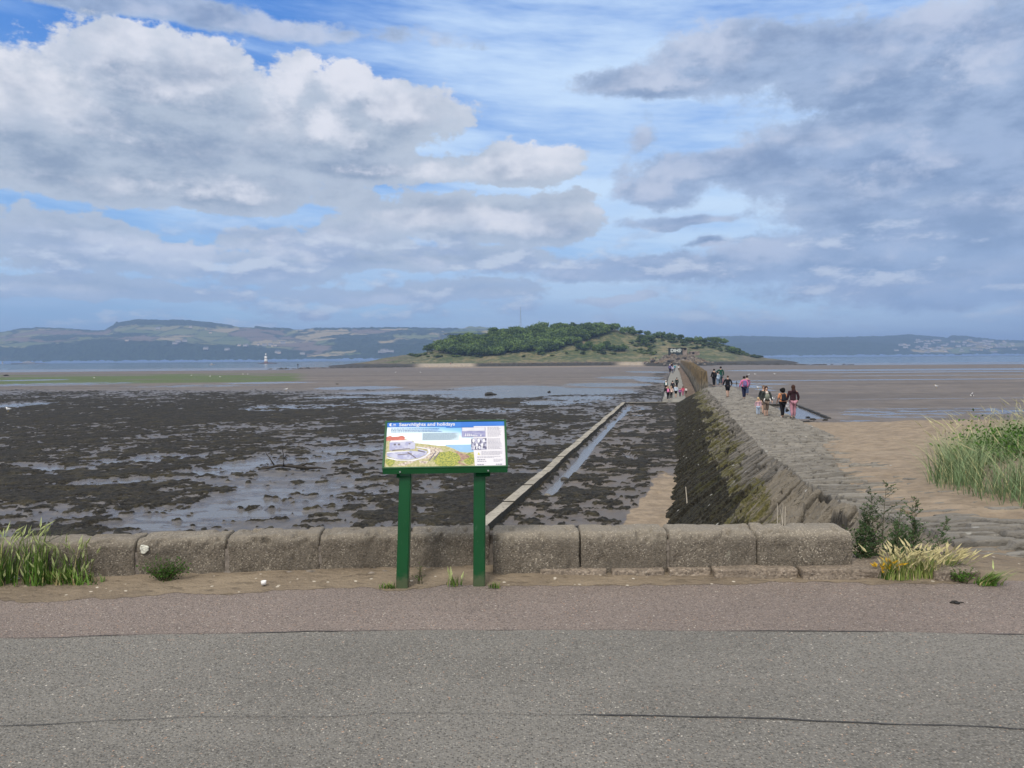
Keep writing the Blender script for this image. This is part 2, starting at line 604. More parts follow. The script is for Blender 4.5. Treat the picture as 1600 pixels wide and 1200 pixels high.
M_WALL = granular('gritty_wall_stone', (.168, .147, .118), (.036, .031, .026), (.42, .38, .31))
M_BASE = granular('wall_base_stone', (.26, .215, .17), (.07, .055, .045), (.42, .36, .29), 60.0)
M_MORTAR = plain('mortar', (.20, .175, .15), .9, .35, 20, .01)

# ------------------------------------------------------------------ promenade
def curve_y(x, pts):
    """y of a seam across the promenade from three measured places"""
    return np.interp(x, *zip(*pts)) if len(pts) != 3 else np.polyval(np.polyfit([p[0] for p in pts], [p[1] for p in pts], 2), x)


SEAM1 = [tuple(ground(px, py, 0.0)[:2]) for px, py in ((0, 998), (800, 985), (1600, 992))]
SEAM2 = [tuple(ground(px, py, 0.0)[:2]) for px, py in ((0, 1134), (800, 1117), (1600, 1139))]
EDGE = [tuple(ground(px, py, 0.0)[:2]) for px, py in ((0, 941), (400, 925), (800, 915.5), (1200, 912), (1600, 914))]


def edge_y(x):
    b = np.interp(x, [p[0] for p in EDGE], [p[1] for p in EDGE])
    b = np.where(x < EDGE[0][0], EDGE[0][1] + (x - EDGE[0][0]) * .12, b)
    return b


def clampquad(x, pts):
    return curve_y(np.clip(x, -4.5, 4.5), pts)


def strip(name, xs, y0, y1, ny, z, mat, relief=0.0, seed=0):
    ys = np.linspace(0, 1, ny)[:, None]
    Y = y0[None, :] * (1 - ys) + y1[None, :] * ys
    X = np.broadcast_to(xs[None, :], Y.shape)
    Z = np.full(Y.shape, z) + (fbm(X * 3, Y * 3, seed, 3) - .5) * relief
    V = np.stack([X, Y, Z], -1).reshape(-1, 3)
    return link(name, arr_mesh(name, V, grid_faces(ny, len(xs)), mat))


xs = np.arange(-14, 14.01, .03)
wob = (fbm(xs * 2.2, xs * 0, 11, 4) - .5)
s1 = clampquad(xs, SEAM1) + wob * .05
s2 = clampquad(xs, SEAM2) + (fbm(xs * 2.0, xs * 0 + 5, 12, 4) - .5) * .05
tag(strip('road', xs, np.full(xs.shape, -9.0), s2, 30, 0.0, M_ROAD), kind='structure')
tag(strip('path', xs, s2, s1, 12, 0.0, M_ROAD), kind='structure')
tag(strip('pavement', xs, s1, np.where(xs > 2.4, np.minimum(6.6, edge_y(xs) + .10 + .05 * (fbm(xs * 5, xs * 0, 17, 3) - .5)), 6.6), 14, 0.0, M_PAVE), kind='structure')
for nm, sm, k in (('tar_seam', s1, 3), ('tar_seam', s2, 4)):
    wd = .0010 + .0042 * np.clip(fbm(xs * 1.7, xs * 0 + k, 20 + k, 4) * 2.6 - .85, 0, 1) * (.4 + 1.2 * fbm(xs * 11, xs * 0 + k, 24 + k, 3))
    o = strip(nm, xs, sm - wd, sm + wd, 2, .004, M_TAR)
    tag(o, kind='structure')

# drifted sand between paving and wall: thin tongue with a ragged edge
sx_ = np.arange(-9, 5.2, .02)
e0 = edge_y(sx_) + (fbm(sx_ * 2.5, sx_ * 0, 31, 5) - .5) * .20 + (fbm(sx_ * 14, sx_ * 0, 35, 3) - .5) * .06
e0 = np.where(sx_ > 3.2, e0 + (sx_ - 3.2) * .18, e0)
ny = 34
tt = np.linspace(0, 1, ny)[:, None]
Yd = e0[None, :] * (1 - tt) + 6.15 * tt
Xd = np.broadcast_to(sx_[None, :], Yd.shape)
Zd = -.13 * sst(Xd, 3.3, 5.0) + .002 + .022 * sst(tt, 0, .45) * (.55 + .9 * fbm(Xd * 2, Yd * 4, 41, 4)) + (fbm(Xd * 12, Yd * 12, 45, 3) - .5) * .018 * sst(tt, 0, .2)
tag(link('sand_drift', arr_mesh('sand_drift', np.stack([Xd, Yd, Zd], -1).reshape(-1, 3), grid_faces(ny, len(sx_)), M_SAND)), kind='structure')

# trodden sand and earth between the end of the wall, the paving and the causeway
vx_ = np.arange(2.2, 20.01, .06)
vy_ = np.linspace(0, 1, 40)[:, None]
v0_ = (edge_y(vx_) - .25)[None, :]
Yv = v0_ * (1 - vy_) + 7.0 * vy_
Xv = np.broadcast_to(vx_[None, :], Yv.shape)
Zv = -.012 - .115 * sst(Yv - v0_, .2, .9) + (fbm(Xv * 3, Yv * 3, 47, 4) - .5) * .03
tag(link('sand_verge', arr_mesh('sand_verge', np.stack([Xv, Yv, Zv], -1).reshape(-1, 3), grid_faces(40, len(vx_)), M_SAND)), kind='structure')

# ------------------------------------------------------------------ causeway frame of reference
VX = 0.2133                      # everything on the causeway runs along (VX, 1)


def S2X(s, Y):
    return s + VX * Y


CROWN_Y = [5.0, 6.5, 9, 12, 16, 20, 26, 34, 60, 90]
CROWN_Z = [-.06, -.10, -.26, -.50, -.80, -1.08, -1.38, -1.50, -1.52, -1.45]


def crown_z(Y):
    return np.interp(Y, CROWN_Y, CROWN_Z)


def crest_s(Y):
    return np.interp(Y, [5, 8, 10, 17, 28, 45, 80], [2.7, 2.35, 2.2, 2.45, 2.85, 3.0, 3.05])


def right_s(Y):
    return np.interp(Y, [5, 8, 10, 12, 16, 22, 30, 38, 90], [9, 7.2, 6.6, 6.2, 6.0, 5.95, 6.0, 6.05, 5.9])


def sand_s(Y):
    return np.interp(Y, [5, 6.6, 7.2, 8, 9.3, 12, 16, 20, 26, 34, 38, 60], [9, 6.2, 4.2, 3.2, 3.0, 3.3, 3.9, 4.6, 5.4, 5.9, 6.05, 6.05])


def base_z(X, Y):
    """general fall of the foreshore"""
    s = X - VX * Y
    z = -3.3 - np.interp(Y, [0, 100, 300, 450, 600, 900], [0, 0, .45, .85, .95, 1.0])
    t = X / Y
    inside = sst(t, -.33, -.27) * (1 - sst(t, .37, .42))
    sea0 = np.interp(t, [-.9, -.3, .37, .9], [455, 470, 500, 440])
    drop = np.clip((Y - sea0) / 90, 0, 1.2) * 1.3 * (1 - inside)
    return z - drop


SEA_Z = -4.42

# ------------------------------------------------------------------ foreshore
def flat_mat():
    m, t, b = newmat('foreshore')
    p = t.pos()
    weed = t.attr('weed'); sand = t.attr('sand'); alg = t.attr('algae'); tan = t.attr('tan')
    n0 = t.noise(p, .35, 4.0, .6)
    n1 = t.noise(p, 2.6, 5.0, .65)
    n2 = t.noise(p, 11.0, 4.0, .65)
    mud = t.mix(t.step(n1, .3, .7), (.070, .066, .066), (.145, .137, .134))
    tn = t.mix(t.step(n0, .32, .68), (.135, .117, .104), (.195, .168, .146))
    sy = t.sep(p)[1]
    band = t.noise(t.comb(t.math('MULTIPLY', t.sep(p)[0], .012), t.math('MULTIPLY', sy, .085), 0), 1.0, 4.0, .6)
    tn = t.mix(t.step(band, .40, .62, 0, .55), tn, (.085, .076, .071))
    col = t.mix(tan, mud, tn)
    ag = t.mix(t.step(n1, .3, .7), (.055, .085, .022), (.13, .16, .06))
    col = t.mix(t.step(t.math('MULTIPLY_ADD', t.math('SUBTRACT', n1, .5), .9, alg), .3, .6), col, ag)
    wf = t.step(t.math('MULTIPLY_ADD', t.math('SUBTRACT', n2, .5), .75, weed), .34, .60)
    wc = t.mix(t.step(n2, .35, .7), (.012, .011, .009), (.052, .046, .033))
    wc = t.mix(t.step(t.noise(p, .9, 4.0, .65), .46, .66, 0, .75), wc, t.mix(n2, (.030, .026, .014), (.085, .074, .045)))
    n9 = t.noise(t.vm('MULTIPLY', p, (1, 1.4, 1)), 5.5, 5.0, .7)
    wc = t.mix(t.step(n9, .50, .36, 0, .8), wc, (.006, .006, .005))
    wc = t.mix(t.step(n9, .58, .68, 0, .6), wc, (.115, .105, .092))
    col = t.mix(wf, col, wc)
    sc = t.mix(t.step(n1, .3, .7), (.215, .17, .122), (.34, .272, .196))
    sc = t.mix(t.math('MULTIPLY', t.step(n2, .40, .31), .6), sc, (.09, .07, .05))
    sf = t.step(t.math('MULTIPLY_ADD', t.math('SUBTRACT', n1, .5), .6, sand), .35, .6)
    col = t.mix(sf, col, sc)
    t.put(b.inputs['Base Color'], col)
    wet = t.math('MULTIPLY', t.math('SUBTRACT', 1.0, wf), t.math('SUBTRACT', 1.0, sf))
    wet = t.math('MULTIPLY', wet, t.math('SUBTRACT', 1.0, t.math('MULTIPLY', tan, .8)))
    r = t.fmix(wet, .72, t.fmix(t.step(t.math('MULTIPLY_ADD', n1, .5, t.attr('pool')), .30, .55), t.step(n1, .35, .65, .40, .62), .22))
    t.put(b.inputs['Roughness'], r)
    t.put(b.inputs['Specular IOR Level'], t.fmix(wet, .10, .46))
    t.put(b.inputs['Normal'], t.bump(t.math('ADD', n2, t.math('MULTIPLY', n1, .8)), .55, .05))
    return m


def water_mat(name, col, rough, scale, dist):
    m, t, b = newmat(name)
    p = t.pos()
    t.put(b.inputs['Base Color'], t.mix(t.noise(p, .05, 3.0), tuple(c * .8 for c in col), tuple(c * 1.2 for c in col)))
    b.inputs['Roughness'].default_value = rough
    b.inputs['IOR'].default_value = 1.33
    b.inputs['Specular IOR Level'].default_value = .5
    t.put(b.inputs['Normal'], t.bump(t.noise(t.vm('MULTIPLY', p, (1, 2.2, 1)), scale, 4.0, .6), .25, dist))
    return m


M_FLAT = flat_mat()
M_POOL = water_mat('pool_water', (.125, .122, .122), .20, 1.2, .03)
M_SEA = water_mat('sea_water', (.045, .075, .085), .12, .25, .12)

# pools and wet streaks: (x, y, half width, half height, depth) measured on the photograph
POOLS = [
    (18, 634, 42, 6, 1.0), (560, 606, 75, 3.2, 1), (480, 636, 110, 4, .8), (430, 638, 60, 5, .8), (690, 613, 160, 4, .8),
    (890, 611, 120, 7, 1), (800, 606, 100, 5, .9), (950, 601, 80, 4, .9), (985, 590, 55, 3, 1), (1010, 581, 35, 2, 1), (1020, 595, 26, 4, 1), (905, 622, 60, 4, .7), (780, 617, 100, 6, .8),
    (620, 628, 90, 3.5, .7), (770, 641, 45, 4, .8), (870, 630, 70, 4, .7), (540, 621, 60, 2.5, .7),
    (70, 768, 60, 4, .8), (140, 757, 80, 4, .9), (230, 750, 90, 4, 1), (320, 738, 80, 5, 1), (400, 726, 80, 7, 1), (480, 716, 80, 6, .9), (555, 702, 60, 6, .9),
    (100, 731, 60, 4, .9), (200, 721, 80, 5, .9), (270, 713, 60, 4, .8), (440, 748, 90, 4, .5), (350, 760, 70, 3, .6), (60, 742, 40, 3, .6),
    (420, 785, 130, 18, .75), (330, 800, 180, 14, .8), (440, 765, 80, 10, .6), (240, 822, 130, 7, .9), (470, 795, 70, 12, .6), (150, 806, 60, 6, .4),
    (520, 758, 60, 5, .9), (580, 743, 40, 6, .7), (530, 690, 100, 3, .5), (600, 680, 60, 6, .6), (560, 770, 60, 10, .35), (690, 700, 60, 10, .4), (720, 720, 60, 16, .35),
    (95, 600, 160, 4, .55), (300, 603, 160, 3, .5), (420, 598, 90, 2, .7), (50, 594, 60, 1.5, .9),
    # right-hand sands
    (1400, 593.2, 330, 1.0, 1), (1500, 577.0, 330, 2.0, 1), (1250, 578.5, 130, 2.2, 1), (1500, 580.8, 300, 1.0, 1), (1450, 586.5, 200, .7, .8), (1480, 622.2, 190, .7, .9), (1460, 637.6, 150, 1.0, .9),
    (1380, 646, 90, 9, .62), (1480, 643, 110, 6, .6), (1560, 640, 90, 4, .7), (1490, 657, 12, 1.0, 1), (1165, 603, 26, 4, 1.1), (1150, 597, 16, 3, 1), (1200, 600, 34, 1.2, .9),
    (1330, 655, 40, 5, .5), (1195, 609, 14, 2, .8),
    # between kerb and causeway
    (962, 424 + 250, 26, 5, .7), (985, 715, 9, 8, 1), (965, 698, 14, 5, .9), (980, 703, 10, 4, .9), (1000, 668, 20, 3, .5), (1010, 640, 22, 7, .7), (985, 645, 30, 7, .8),
]


def foreshore_height(X, Y):
    s = X - VX * Y
    t = X / Y
    z = base_z(X, Y)
    n_s = fbm(X * .45, Y * .45, 3, 4)
    n_m = .62 * fbm(X * 2.1, Y * 2.3, 51, 4, .6) + .38 * fbm(X * .7, Y * .55, 53, 3, .5)
    n_f = fbm(X * 4.0, Y * 3.4, 61, 3)
    left = (s < 4.0)
    far = sst(Y + (fbm(X * .05, Y * .03, 55, 3) - .5) * 40, np.interp(t, [-.5, -.1, .1], [128, 108, 92]), np.interp(t, [-.5, -.1, .1], [158, 150, 150]))
    # how much weed lies where
    dens = .50 + .34 * (fbm(X * .11, Y * .055, 71, 3) - .5) * 2
    dens = dens + .22 * sst(Y, 36, 50) * (1 - sst(Y, 88, 118)) * (1 - sst(t, -.22, -.02))
    dens = dens + .05 + .16 * (1 - sst(t, -.5, -.3)) * (1 - sst(Y, 32, 40))
    dens = dens + .10 * sst(t, -.25, -.1) * (1 - sst(Y, 34, 60))
    inner = (s > -5.1) & (s < .6) & (Y < 82)
    dens = np.where(inner, .66 + .3 * (fbm(X * .3, Y * .2, 77, 2) - .5), dens)
    dens = np.where(left, dens * (1 - far), 0.0)
    rk = (1 - sst(np.abs(s + 4.5), 0, 5.5)) * sst(Y, 82, 95) * (1 - sst(Y, 260, 420))
    dens = np.where(left, np.maximum(dens, .62 * rk), dens)
    rightw = (1 - sst(np.abs(s - 8.0), 1.5, 3.5)) * sst(Y, 40, 52) * .6
    dens = np.maximum(dens, np.where(s > 4, rightw, 0))
    tan = np.where(left, far, sst(Y, 40, 60) * .95)
    tan = np.where(inner, .55, tan)
    # pools
    pool = np.zeros_like(X)
    for (px, py, rx, ry, dp) in POOLS:
        c = ground(px, py, float(base_z(np.array(VX * 60.), np.array(60.))) if py > 610 else -3.9)
        zc = float(base_z(np.array(c.x), np.array(c.y)))
        c = ground(px, py, zc)
        h = EYE.z - zc
        ax = rx / FPX * c.y; ay = max(ry * c.y * c.y / (h * FPX), .25)
        q = ((X - c.x) / ax) ** 2 + ((Y - c.y) / ay) ** 2
        pool = np.maximum(pool, dp * np.clip(1.25 - q, 0, 1))
    dens = dens + np.where(left, .34 * (fbm(X * .07, Y * .55, 59, 3) - .5) * (1 - sst(Y, 95, 130)), 0)
    pool = pool * np.maximum(.95 * sst(Y, 75, 90), .35 + .85 * sst(fbm(X * .55, Y * 1.3, 57, 4, .6), .36, .56)) * np.where((Y < 60) & left, .92, 1.08)
    gut = (1 - sst(np.abs(s + 4.62 + .5 * (fbm(Y * .22, Y * 0, 91, 3) - .5)), .10, .42)) * (Y < 80) * np.maximum(sst(Y, 36, 42), sst(fbm(Y * .16, Y * 0 + 2, 93, 2), .36, .5))
    gut = gut * np.where(Y > 34, 1.25, 1.0)
    pool = np.maximum(pool, gut * (s < 0) * (s > -5.1))
    sq = (s > 6.9) & (s < 11.9) & (Y > 60) & (Y < 74.5)
    pool = np.where(sq, 1.5, pool)
    dens = np.where((s > 6.6) & (Y > 57), 0, dens)
    pool = np.where((s > 11.9) & (s < 12.4) & (Y > 58) & (Y < 82), 0, pool)
    # sand
    zb = np.interp(Y, [4, 6.5, 9, 12, 16, 20, 26, 34, 44, 54, 60], [-.02, -.08, -.24, -.46, -.74, -1.0, -1.32, -1.75, -2.4, -3.05, -3.9])
    zb = zb - .12 * np.clip(Y - 60, 0, 50) + np.clip((s - sand_s(Y)) * .06, -.5, .38) * np.where(s > sand_s(Y), .06 + .94 * sst(Y, 7.2, 11), 1) * (1 - sst(Y, 36, 54)) + (fbm(X * 1.0, Y * .9, 95, 4) - .5) * .13 + (fbm(X * 5, Y * 4, 97, 3) - .5) * .05
    beach = (s > 2.7) & (zb > z)
    dens = np.where(beach, 0, dens)
    inn = sst(s + (fbm(X * 1.1, Y * .5, 96, 3) - .5) * 1.2, -1.55 + (Y - 22) * .06, -1.05 + (Y - 22) * .06) * (1 - sst(Y, 26, 37)) * (s < 1.2)
    sand = np.where(beach, 1.0, inn * .95)
    dens = dens * (1 - inn * .9)
    dens = np.clip(dens - pool * .40, 0, 1)
    lump = sst(n_m + .16 * (n_f - .5), .78 - dens * .56, .86 - dens * .52)
    weed = np.where(dens > .04, lump, 0)
    fade = 1 - sst(Y, 110, 220)
    relief = (n_s - .5) * .07 + (n_m - .5) * .06 + .014
    relief = relief + weed * (.03 + .12 * fbm(X * 3.6, Y * 3.2, 65, 3)) * (.35 + .65 * fade)
    relief = relief * (1 - .55 * sst(pool, .2, .8)) - .075 * pool
    ripple = np.sin(Y * 1.9 + 3 * fbm(X * .05, Y * .1, 99, 2)) * .012 * tan
    zz = z + relief + ripple + np.where(inner, .045 * (1 - np.clip(pool, 0, 1)), 0)
    zz = np.where(beach, np.maximum(zb, zz), zz)
    al = np.zeros_like(X)
    gx = (1 - sst(t, -.34, -.22)) * sst(Y, 165, 200) * (1 - sst(Y, 310, 350))
    al = gx * sst(fbm(X * .02, Y * .03, 83, 3), .25, .45)
    far_y = sst(Y, 470, 500) * (1 - sst(Y, 575, 600)) * sst(t, -.2, -.1) * (1 - sst(t, .18, .22))
    sand = np.maximum(sand, far_y * .50)
    return zz, weed, sand, al, tan, np.clip(pool, 0, 1)


def build_flats():
    rows = np.concatenate([np.geomspace(7.0, 22.0, 90)[:-1], np.geomspace(22.0, 640.0, 640)])
    tn = np.linspace(-1.0, 1.05, 860)
    Y = rows[:, None] + 0 * tn[None, :]
    X = rows[:, None] * tn[None, :]
    zz, weed, sand, al, tan, pool = foreshore_height(X, Y)
    s = X - VX * Y
    # keep below the causeway and the promenade
    under = (s > crest_s(Y) - 1.2) & (s < np.where(Y < 40, sand_s(Y) - .5, 5.6)) & (Y < 84)
    zz = np.where(under, np.minimum(zz, crown_z(Y) - .6), zz)
    V = np.stack([X, Y, zz], -1).reshape(-1, 3)
    me = arr_mesh('tidal_flat', V, grid_faces(len(rows), len(tn)), M_FLAT,
                  {'weed': weed, 'sand': sand, 'algae': al, 'tan': tan, 'pool': pool})
    tag(link('tidal_flat', me), kind='structure')
    # standing water lying just below the general level of the flat
    rows = np.concatenate([np.linspace(10, 100, 10), np.linspace(120, 640, 40)])
    tn = np.linspace(-1.0, 1.05, 120)
    Y = rows[:, None] + 0 * tn[None, :]; X = rows[:, None] * tn[None, :]
    z = np.interp(Y, [0, 100, 300, 450, 600, 900], [0, 0, .45, .85, .95, 1.0]) * -1 - 3.335
    z = np.maximum(z, SEA_Z - .9)
    me = arr_mesh('pool_water', np.stack([X, Y, z], -1).reshape(-1, 3), grid_faces(len(rows), len(tn)), M_POOL)
    tag(link('pool_water', me), kind='structure')
    # sea and its bed, reaching to the skyline
    sea = MB(); sea.poly([(-11500, 430, SEA_Z), (11500, 430, SEA_Z), (11500, 11500, SEA_Z), (-11500, 11500, SEA_Z)])
    tag(sea.build('sea', M_SEA), kind='structure')
    gb = MB(); gb.poly([(-11500, -60, -7.5), (11500, -60, -7.5), (11500, 11500, -7.5), (-11500, 11500, -7.5)])
    tag(gb.build('ground', plain('sea_bed', (.16, .14, .12), .9, .3, .2)), kind='structure')


build_flats()

# ------------------------------------------------------------------ causeway of pitched stone
def causeway_mat():
    m, t, b = newmat('causeway_stone')
    p = t.pos()
    sid = t.attr('stone'); wet = t.attr('weed'); moss = t.attr('moss'); joint = t.attr('joint'); warm = t.attr('warm')
    n1 = t.noise(p, 3.0, 5.0, .65)
    n2 = t.noise(p, 16.0, 4.0, .65)
    grain = t.noise(t.vm('MULTIPLY', p, (3, 14, 6)), 2.2, 5.0, .65)
    col = t.mix(sid, (.080, .075, .067), (.27, .25, .22))
    col = t.mix(t.math('MULTIPLY', t.step(grain, .46, .66), .5), col, (.26, .24, .205))
    col = t.mix(t.math('MULTIPLY', t.step(n1, .5, .7), .5), col, (.145, .135, .12))
    col = t.mix(t.step(t.math('MULTIPLY_ADD', n1, .5, warm), .55, 1.0, 0, .75), col, t.mix(n2, (.13, .112, .085), (.30, .265, .21)))
    crev = t.noise(t.vm('MULTIPLY', p, (1.6, 9, 2.4)), 1.5, 6.0, .7)
    paved = t.attr('paved')
    col = t.mix(t.math('MULTIPLY', paved, .5), col, t.mix(sid, (.17, .16, .145), (.34, .325, .29)))
    col = t.mix(t.math('MULTIPLY', t.step(crev, .44, .36), t.fmix(paved, .85, .4)), col, (.035, .032, .027))
    pale = t.math('MULTIPLY', t.step(n2, .66, .72), .6)
    col = t.mix(pale, col, (.48, .46, .42))
    mc = t.mix(t.step(n2, .35, .65), (.045, .047, .014), (.135, .122, .038))
    n4 = t.noise(t.vm('MULTIPLY', p, (1, 3, 1.5)), 1.6, 5.0, .7)
    col = t.mix(t.math('MULTIPLY', t.step(t.math('MULTIPLY_ADD', t.math('SUBTRACT', n4, .5), 3.2, moss), .45, 1.05), .9), col, mc)
    wc = t.mix(t.step(n2, .36, .7), (.012, .0115, .009), (.062, .057, .040))
    n7 = t.noise(t.vm('MULTIPLY', p, (.7, 1.4, .8)), 1.3, 5.0, .7)
    wc = t.mix(t.step(n7, .54, .66, 0, .7), wc, t.mix(n2, (.03, .032, .010), (.095, .092, .032)))
    wc = t.mix(t.step(n7, .42, .34, 0, .7), wc, t.mix(n2, (.03, .026, .02), (.12, .108, .085)))
    col = t.mix(t.step(t.math('MULTIPLY_ADD', t.math('SUBTRACT', n7, .5), 1.3, wet), .36, .64), col, wc)
    spk = t.math('MULTIPLY', t.step(t.sep(t.voro(p, 5.0, 'F1', 'Color'))[0], .955, .965), t.step(t.voro(p, 5.0, 'F1', 'Distance'), .26, .18))
    col = t.mix(t.math('MULTIPLY', spk, .75), col, (.5, .5, .47))
    col = t.mix(t.math('MULTIPLY', joint, .85), col, (.028, .026, .022))
    t.put(b.inputs['Base Color'], col)
    b.inputs['Roughness'].default_value = .9
    b.inputs['Specular IOR Level'].default_value = .12
    t.put(b.inputs['Normal'], t.bump(t.math('ADD', t.math('MULTIPLY', n2, .7), grain), .9, .05))
    return m


M_CAUSE = causeway_mat()


def build_causeway():
    rows = np.geomspace(5.25, 89.5, 980)
    nu_s, nu_t, nu_r = 130, 120, 14
    u = np.concatenate([np.linspace(0, 1, nu_s, endpoint=False), 1 + np.linspace(0, 1, nu_t), 2 + np.linspace(0, 1, nu_r + 1)[1:]])
    Y0 = rows[:, None] + 0 * u[None, :]
    U = u[None, :] + 0 * Y0
    # the stone courses shear a little along the slope
    cs = crest_s(Y0); rs = right_s(Y0); cz = crown_z(Y0)
    cs = cs + (fbm(Y0 * .5, U * 0, 7, 3) - .5) * .30
    endL = 1 - sst(Y0, 77.5, 86)
    endR = 1 - sst(Y0, 84, 88.5)
    lift = np.where(U < 1, endL, np.where(U < 2, endL + (endR - endL) * np.clip((U - 1) * 1.3, 0, 1), endR))
    foot_z = -3.55
    cz2 = -3.1 + (cz + 3.1) * lift
    a = np.clip(U, 0, 1); tpos = np.clip(U - 1, 0, 1); r = np.clip(U - 2, 0, 1)
    foot_s = -.55 + (fbm(Y0 * .35, U * 0, 9, 3) - .5) * .5
    s = np.where(U < 1, foot_s + (cs - foot_s) * a, np.where(U < 2, cs + (rs - cs) * tpos, rs + .45 * r))
    bulge = np.sin(a * math.pi) * .12
    z = np.where(U < 1, foot_z + (cz2 - foot_z) * a + bulge * lift, np.where(U < 2, cz2 + .05 * np.sin(tpos * math.pi), cz2 + (foot_z - cz2) * r))
    # setts on the slope: long stones lying up the slope, big ones close to the shore
    alen = a * 4.6
    Yw = Y0 - .35 * alen + (fbm(alen * .5, Y0 * .4, 15, 3) - .5) * .8
    id1, e1, h1 = bricks(alen + (fbm(Y0 * .8, alen, 16, 2) - .5) * .3, Yw, 1.0, .36, 21)
    id2, e2, h2 = bricks(alen + (fbm(Y0 * .6, alen, 18, 2) - .5) * .5, Yw, 2.4, .85, 22)
    near = 1 - sst(Y0 + (fbm(Y0 * .3, alen * .3, 19, 2) - .5) * 8, 16, 20)
    sid_s = id1 * (1 - near) + id2 * near
    hs = (h1 - .5) * .18 * (1 - near) + ((h2 - .5) * .20 + (h1 - .5) * .12) * near
    es = e1 * (1 - near) + e2 * near
    # layered faces of the large stones
    hs = hs + near * (np.abs(((Yw * 1.0 + alen * .05) * 6.3 + 5 * fbm(alen * .7, Yw * 2, 24, 4)) % 1 - .5) - .25) * .12 + (fbm(alen * 1.2, Yw * 4, 34, 4) - .5) * .10
    # paving of the top: narrow courses laid across
    st = s - cs
    Yt = Y0 + (fbm(st * .9, Y0 * .5, 26, 3) - .5) * .35
    id3, e3, h3 = bricks(st + (fbm(Y0, st, 27, 2) - .5) * .2, Yt, .52, .15, 25)
    ht = (h3 - .5) * .08 + (fbm(st * 1.2, Y0 * .5, 28, 3) - .5) * .10
    top = (U >= 1) & (U <= 2)
    cren = np.where(U < 1, sst(a, .90, 1.0), 1.0)
    fine = (fbm(st * 9, Y0 * 9, 29, 3) - .5) * .03
    ds = hs * (1 - .5 * sst(a, .93, 1.0)) - .10 * (1 - sst(es, 0, .05)) + fine
    dt = ht - .055 * (1 - sst(e3, 0, .025)) + fine * .6
    dz = np.where(top, dt, np.where(U < 1, ds, fine * 2))
    z = z + dz * (1 - .6 * sst(Y0, 40, 90))
    sid = np.where(top, .35 + .65 * id3, sid_s * .85)
    joint = np.where(top, .75 * (1 - sst(e3, .0, .03)), np.where(U < 1, 1 - sst(es, .0, .055), .8))
    wob = (fbm(Y0 * .45, a * 4, 33, 5, .6) - .5) * .55
    lowline = np.interp(Y0, [6, 20, 40, 80], [.56, .60, .66, .72])
    weed = np.where(U < 1, 1 - sst(a + wob, lowline - .07, lowline + .05), np.where(U > 2.2, .9, 0))
    weed = np.maximum(weed, np.where(U < 1.6, sst(Y0, 76, 80) * .9, 0))
    moss = np.where(U < 1, sst(a + wob * .8, lowline - .10, lowline + .02) * (1 - sst(a + wob * .8, lowline + .14, lowline + .26)), 0) * .9
    moss = np.maximum(moss, np.where(U < 1, .6 * sst(fbm(Y0 * .5 + a * 2, a * 5, 37, 3), .62, .72) * (a < .5), 0))
    warm = np.where(U < 1, near * sst(a, .45, .75), .30 * sst(tpos, .35, 1.0) * (1 - sst(Y0, 20, 36)))
    X = S2X(s, Y0)
    V = np.stack([X, Y0, z], -1).reshape(-1, 3)
    me = arr_mesh('causeway', V, grid_faces(len(rows), len(u)), M_CAUSE,
                  {'stone': sid, 'weed': weed, 'moss': moss, 'joint': joint, 'warm': warm, 'paved': np.where(top, 1.0, 0.0)}, smooth=False)
    o = link('causeway', me)
    tag(o, 'broad stone causeway with weedy sloping side running out from the shore', 'causeway')
    return o


build_causeway()


def path_z(Y):
    return np.interp(Y, [80, 90, 150, 300, 620], [-2.9, -2.85, -2.35, -2.7, -3.4])


# lower concrete walkway that carries on towards the island
def build_walkway():
    m, t, b = newmat('walkway_concrete')
    p = t.pos()
    n = t.noise(p, 1.2, 5.0, .6)
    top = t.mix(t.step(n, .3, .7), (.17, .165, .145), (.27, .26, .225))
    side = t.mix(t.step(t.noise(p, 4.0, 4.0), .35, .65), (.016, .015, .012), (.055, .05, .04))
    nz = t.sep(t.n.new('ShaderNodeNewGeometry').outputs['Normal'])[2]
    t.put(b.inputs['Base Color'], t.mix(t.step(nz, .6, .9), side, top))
    b.inputs['Roughness'].default_value = .85
    rows = np.concatenate([[80.45, 80.6, 81.2, 82.0], np.geomspace(82.6, 560, 150)])
    prof = [(-2.15, -1.4), (-1.75, -.55), (-1.42, -.06), (-1.30, 0), (1.05, 0), (1.12, -.05), (1.2, -1.0)]
    Y = rows[:, None] + 0 * np.array([q[0] for q in prof])[None, :]
    S = np.array([q[0] for q in prof])[None, :] + (fbm(Y * .4, Y * 0 + np.arange(len(prof))[None, :] * 3, 41, 3) - .5) * .12
    Z = path_z(Y) + np.array([q[1] for q in prof])[None, :] + (fbm(Y * .7, S, 43, 3) - .5) * .05
    Z = Z - np.clip(82.6 - Y, 0, 3) * .26 - (Y < 80.5) * .4
    V = np.stack([S2X(S, Y), Y, Z], -1).reshape(-1, 3)
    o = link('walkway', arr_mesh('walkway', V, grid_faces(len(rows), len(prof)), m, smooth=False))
    tag(o, kind='structure')
    # earth bank between walkway and pylons
    prof = [(1.0, -.25), (1.6, -.12), (2.2, -.2), (2.8, -.1), (3.6, -.3), (4.4, -.6), (5.2, -1.3)]
    Y = rows[:, None] + 0 * np.array([q[0] for q in prof])[None, :]
    S = np.array([q[0] for q in prof])[None, :] + 0 * Y
    Z = path_z(Y) + np.array([q[1] for q in prof])[None, :] + (fbm(S * 1.3, Y * .8, 47, 4) - .5) * .4
    m2 = sand_mat('earth_bank', (.21, .155, .115), (.11, .085, .065), 1.5)
    tag(link('path_bank', arr_mesh('path_bank', np.stack([S2X(S, Y), Y, Z], -1).reshape(-1, 3), grid_faces(len(rows), len(prof)), m2)), kind='structure')


build_walkway()


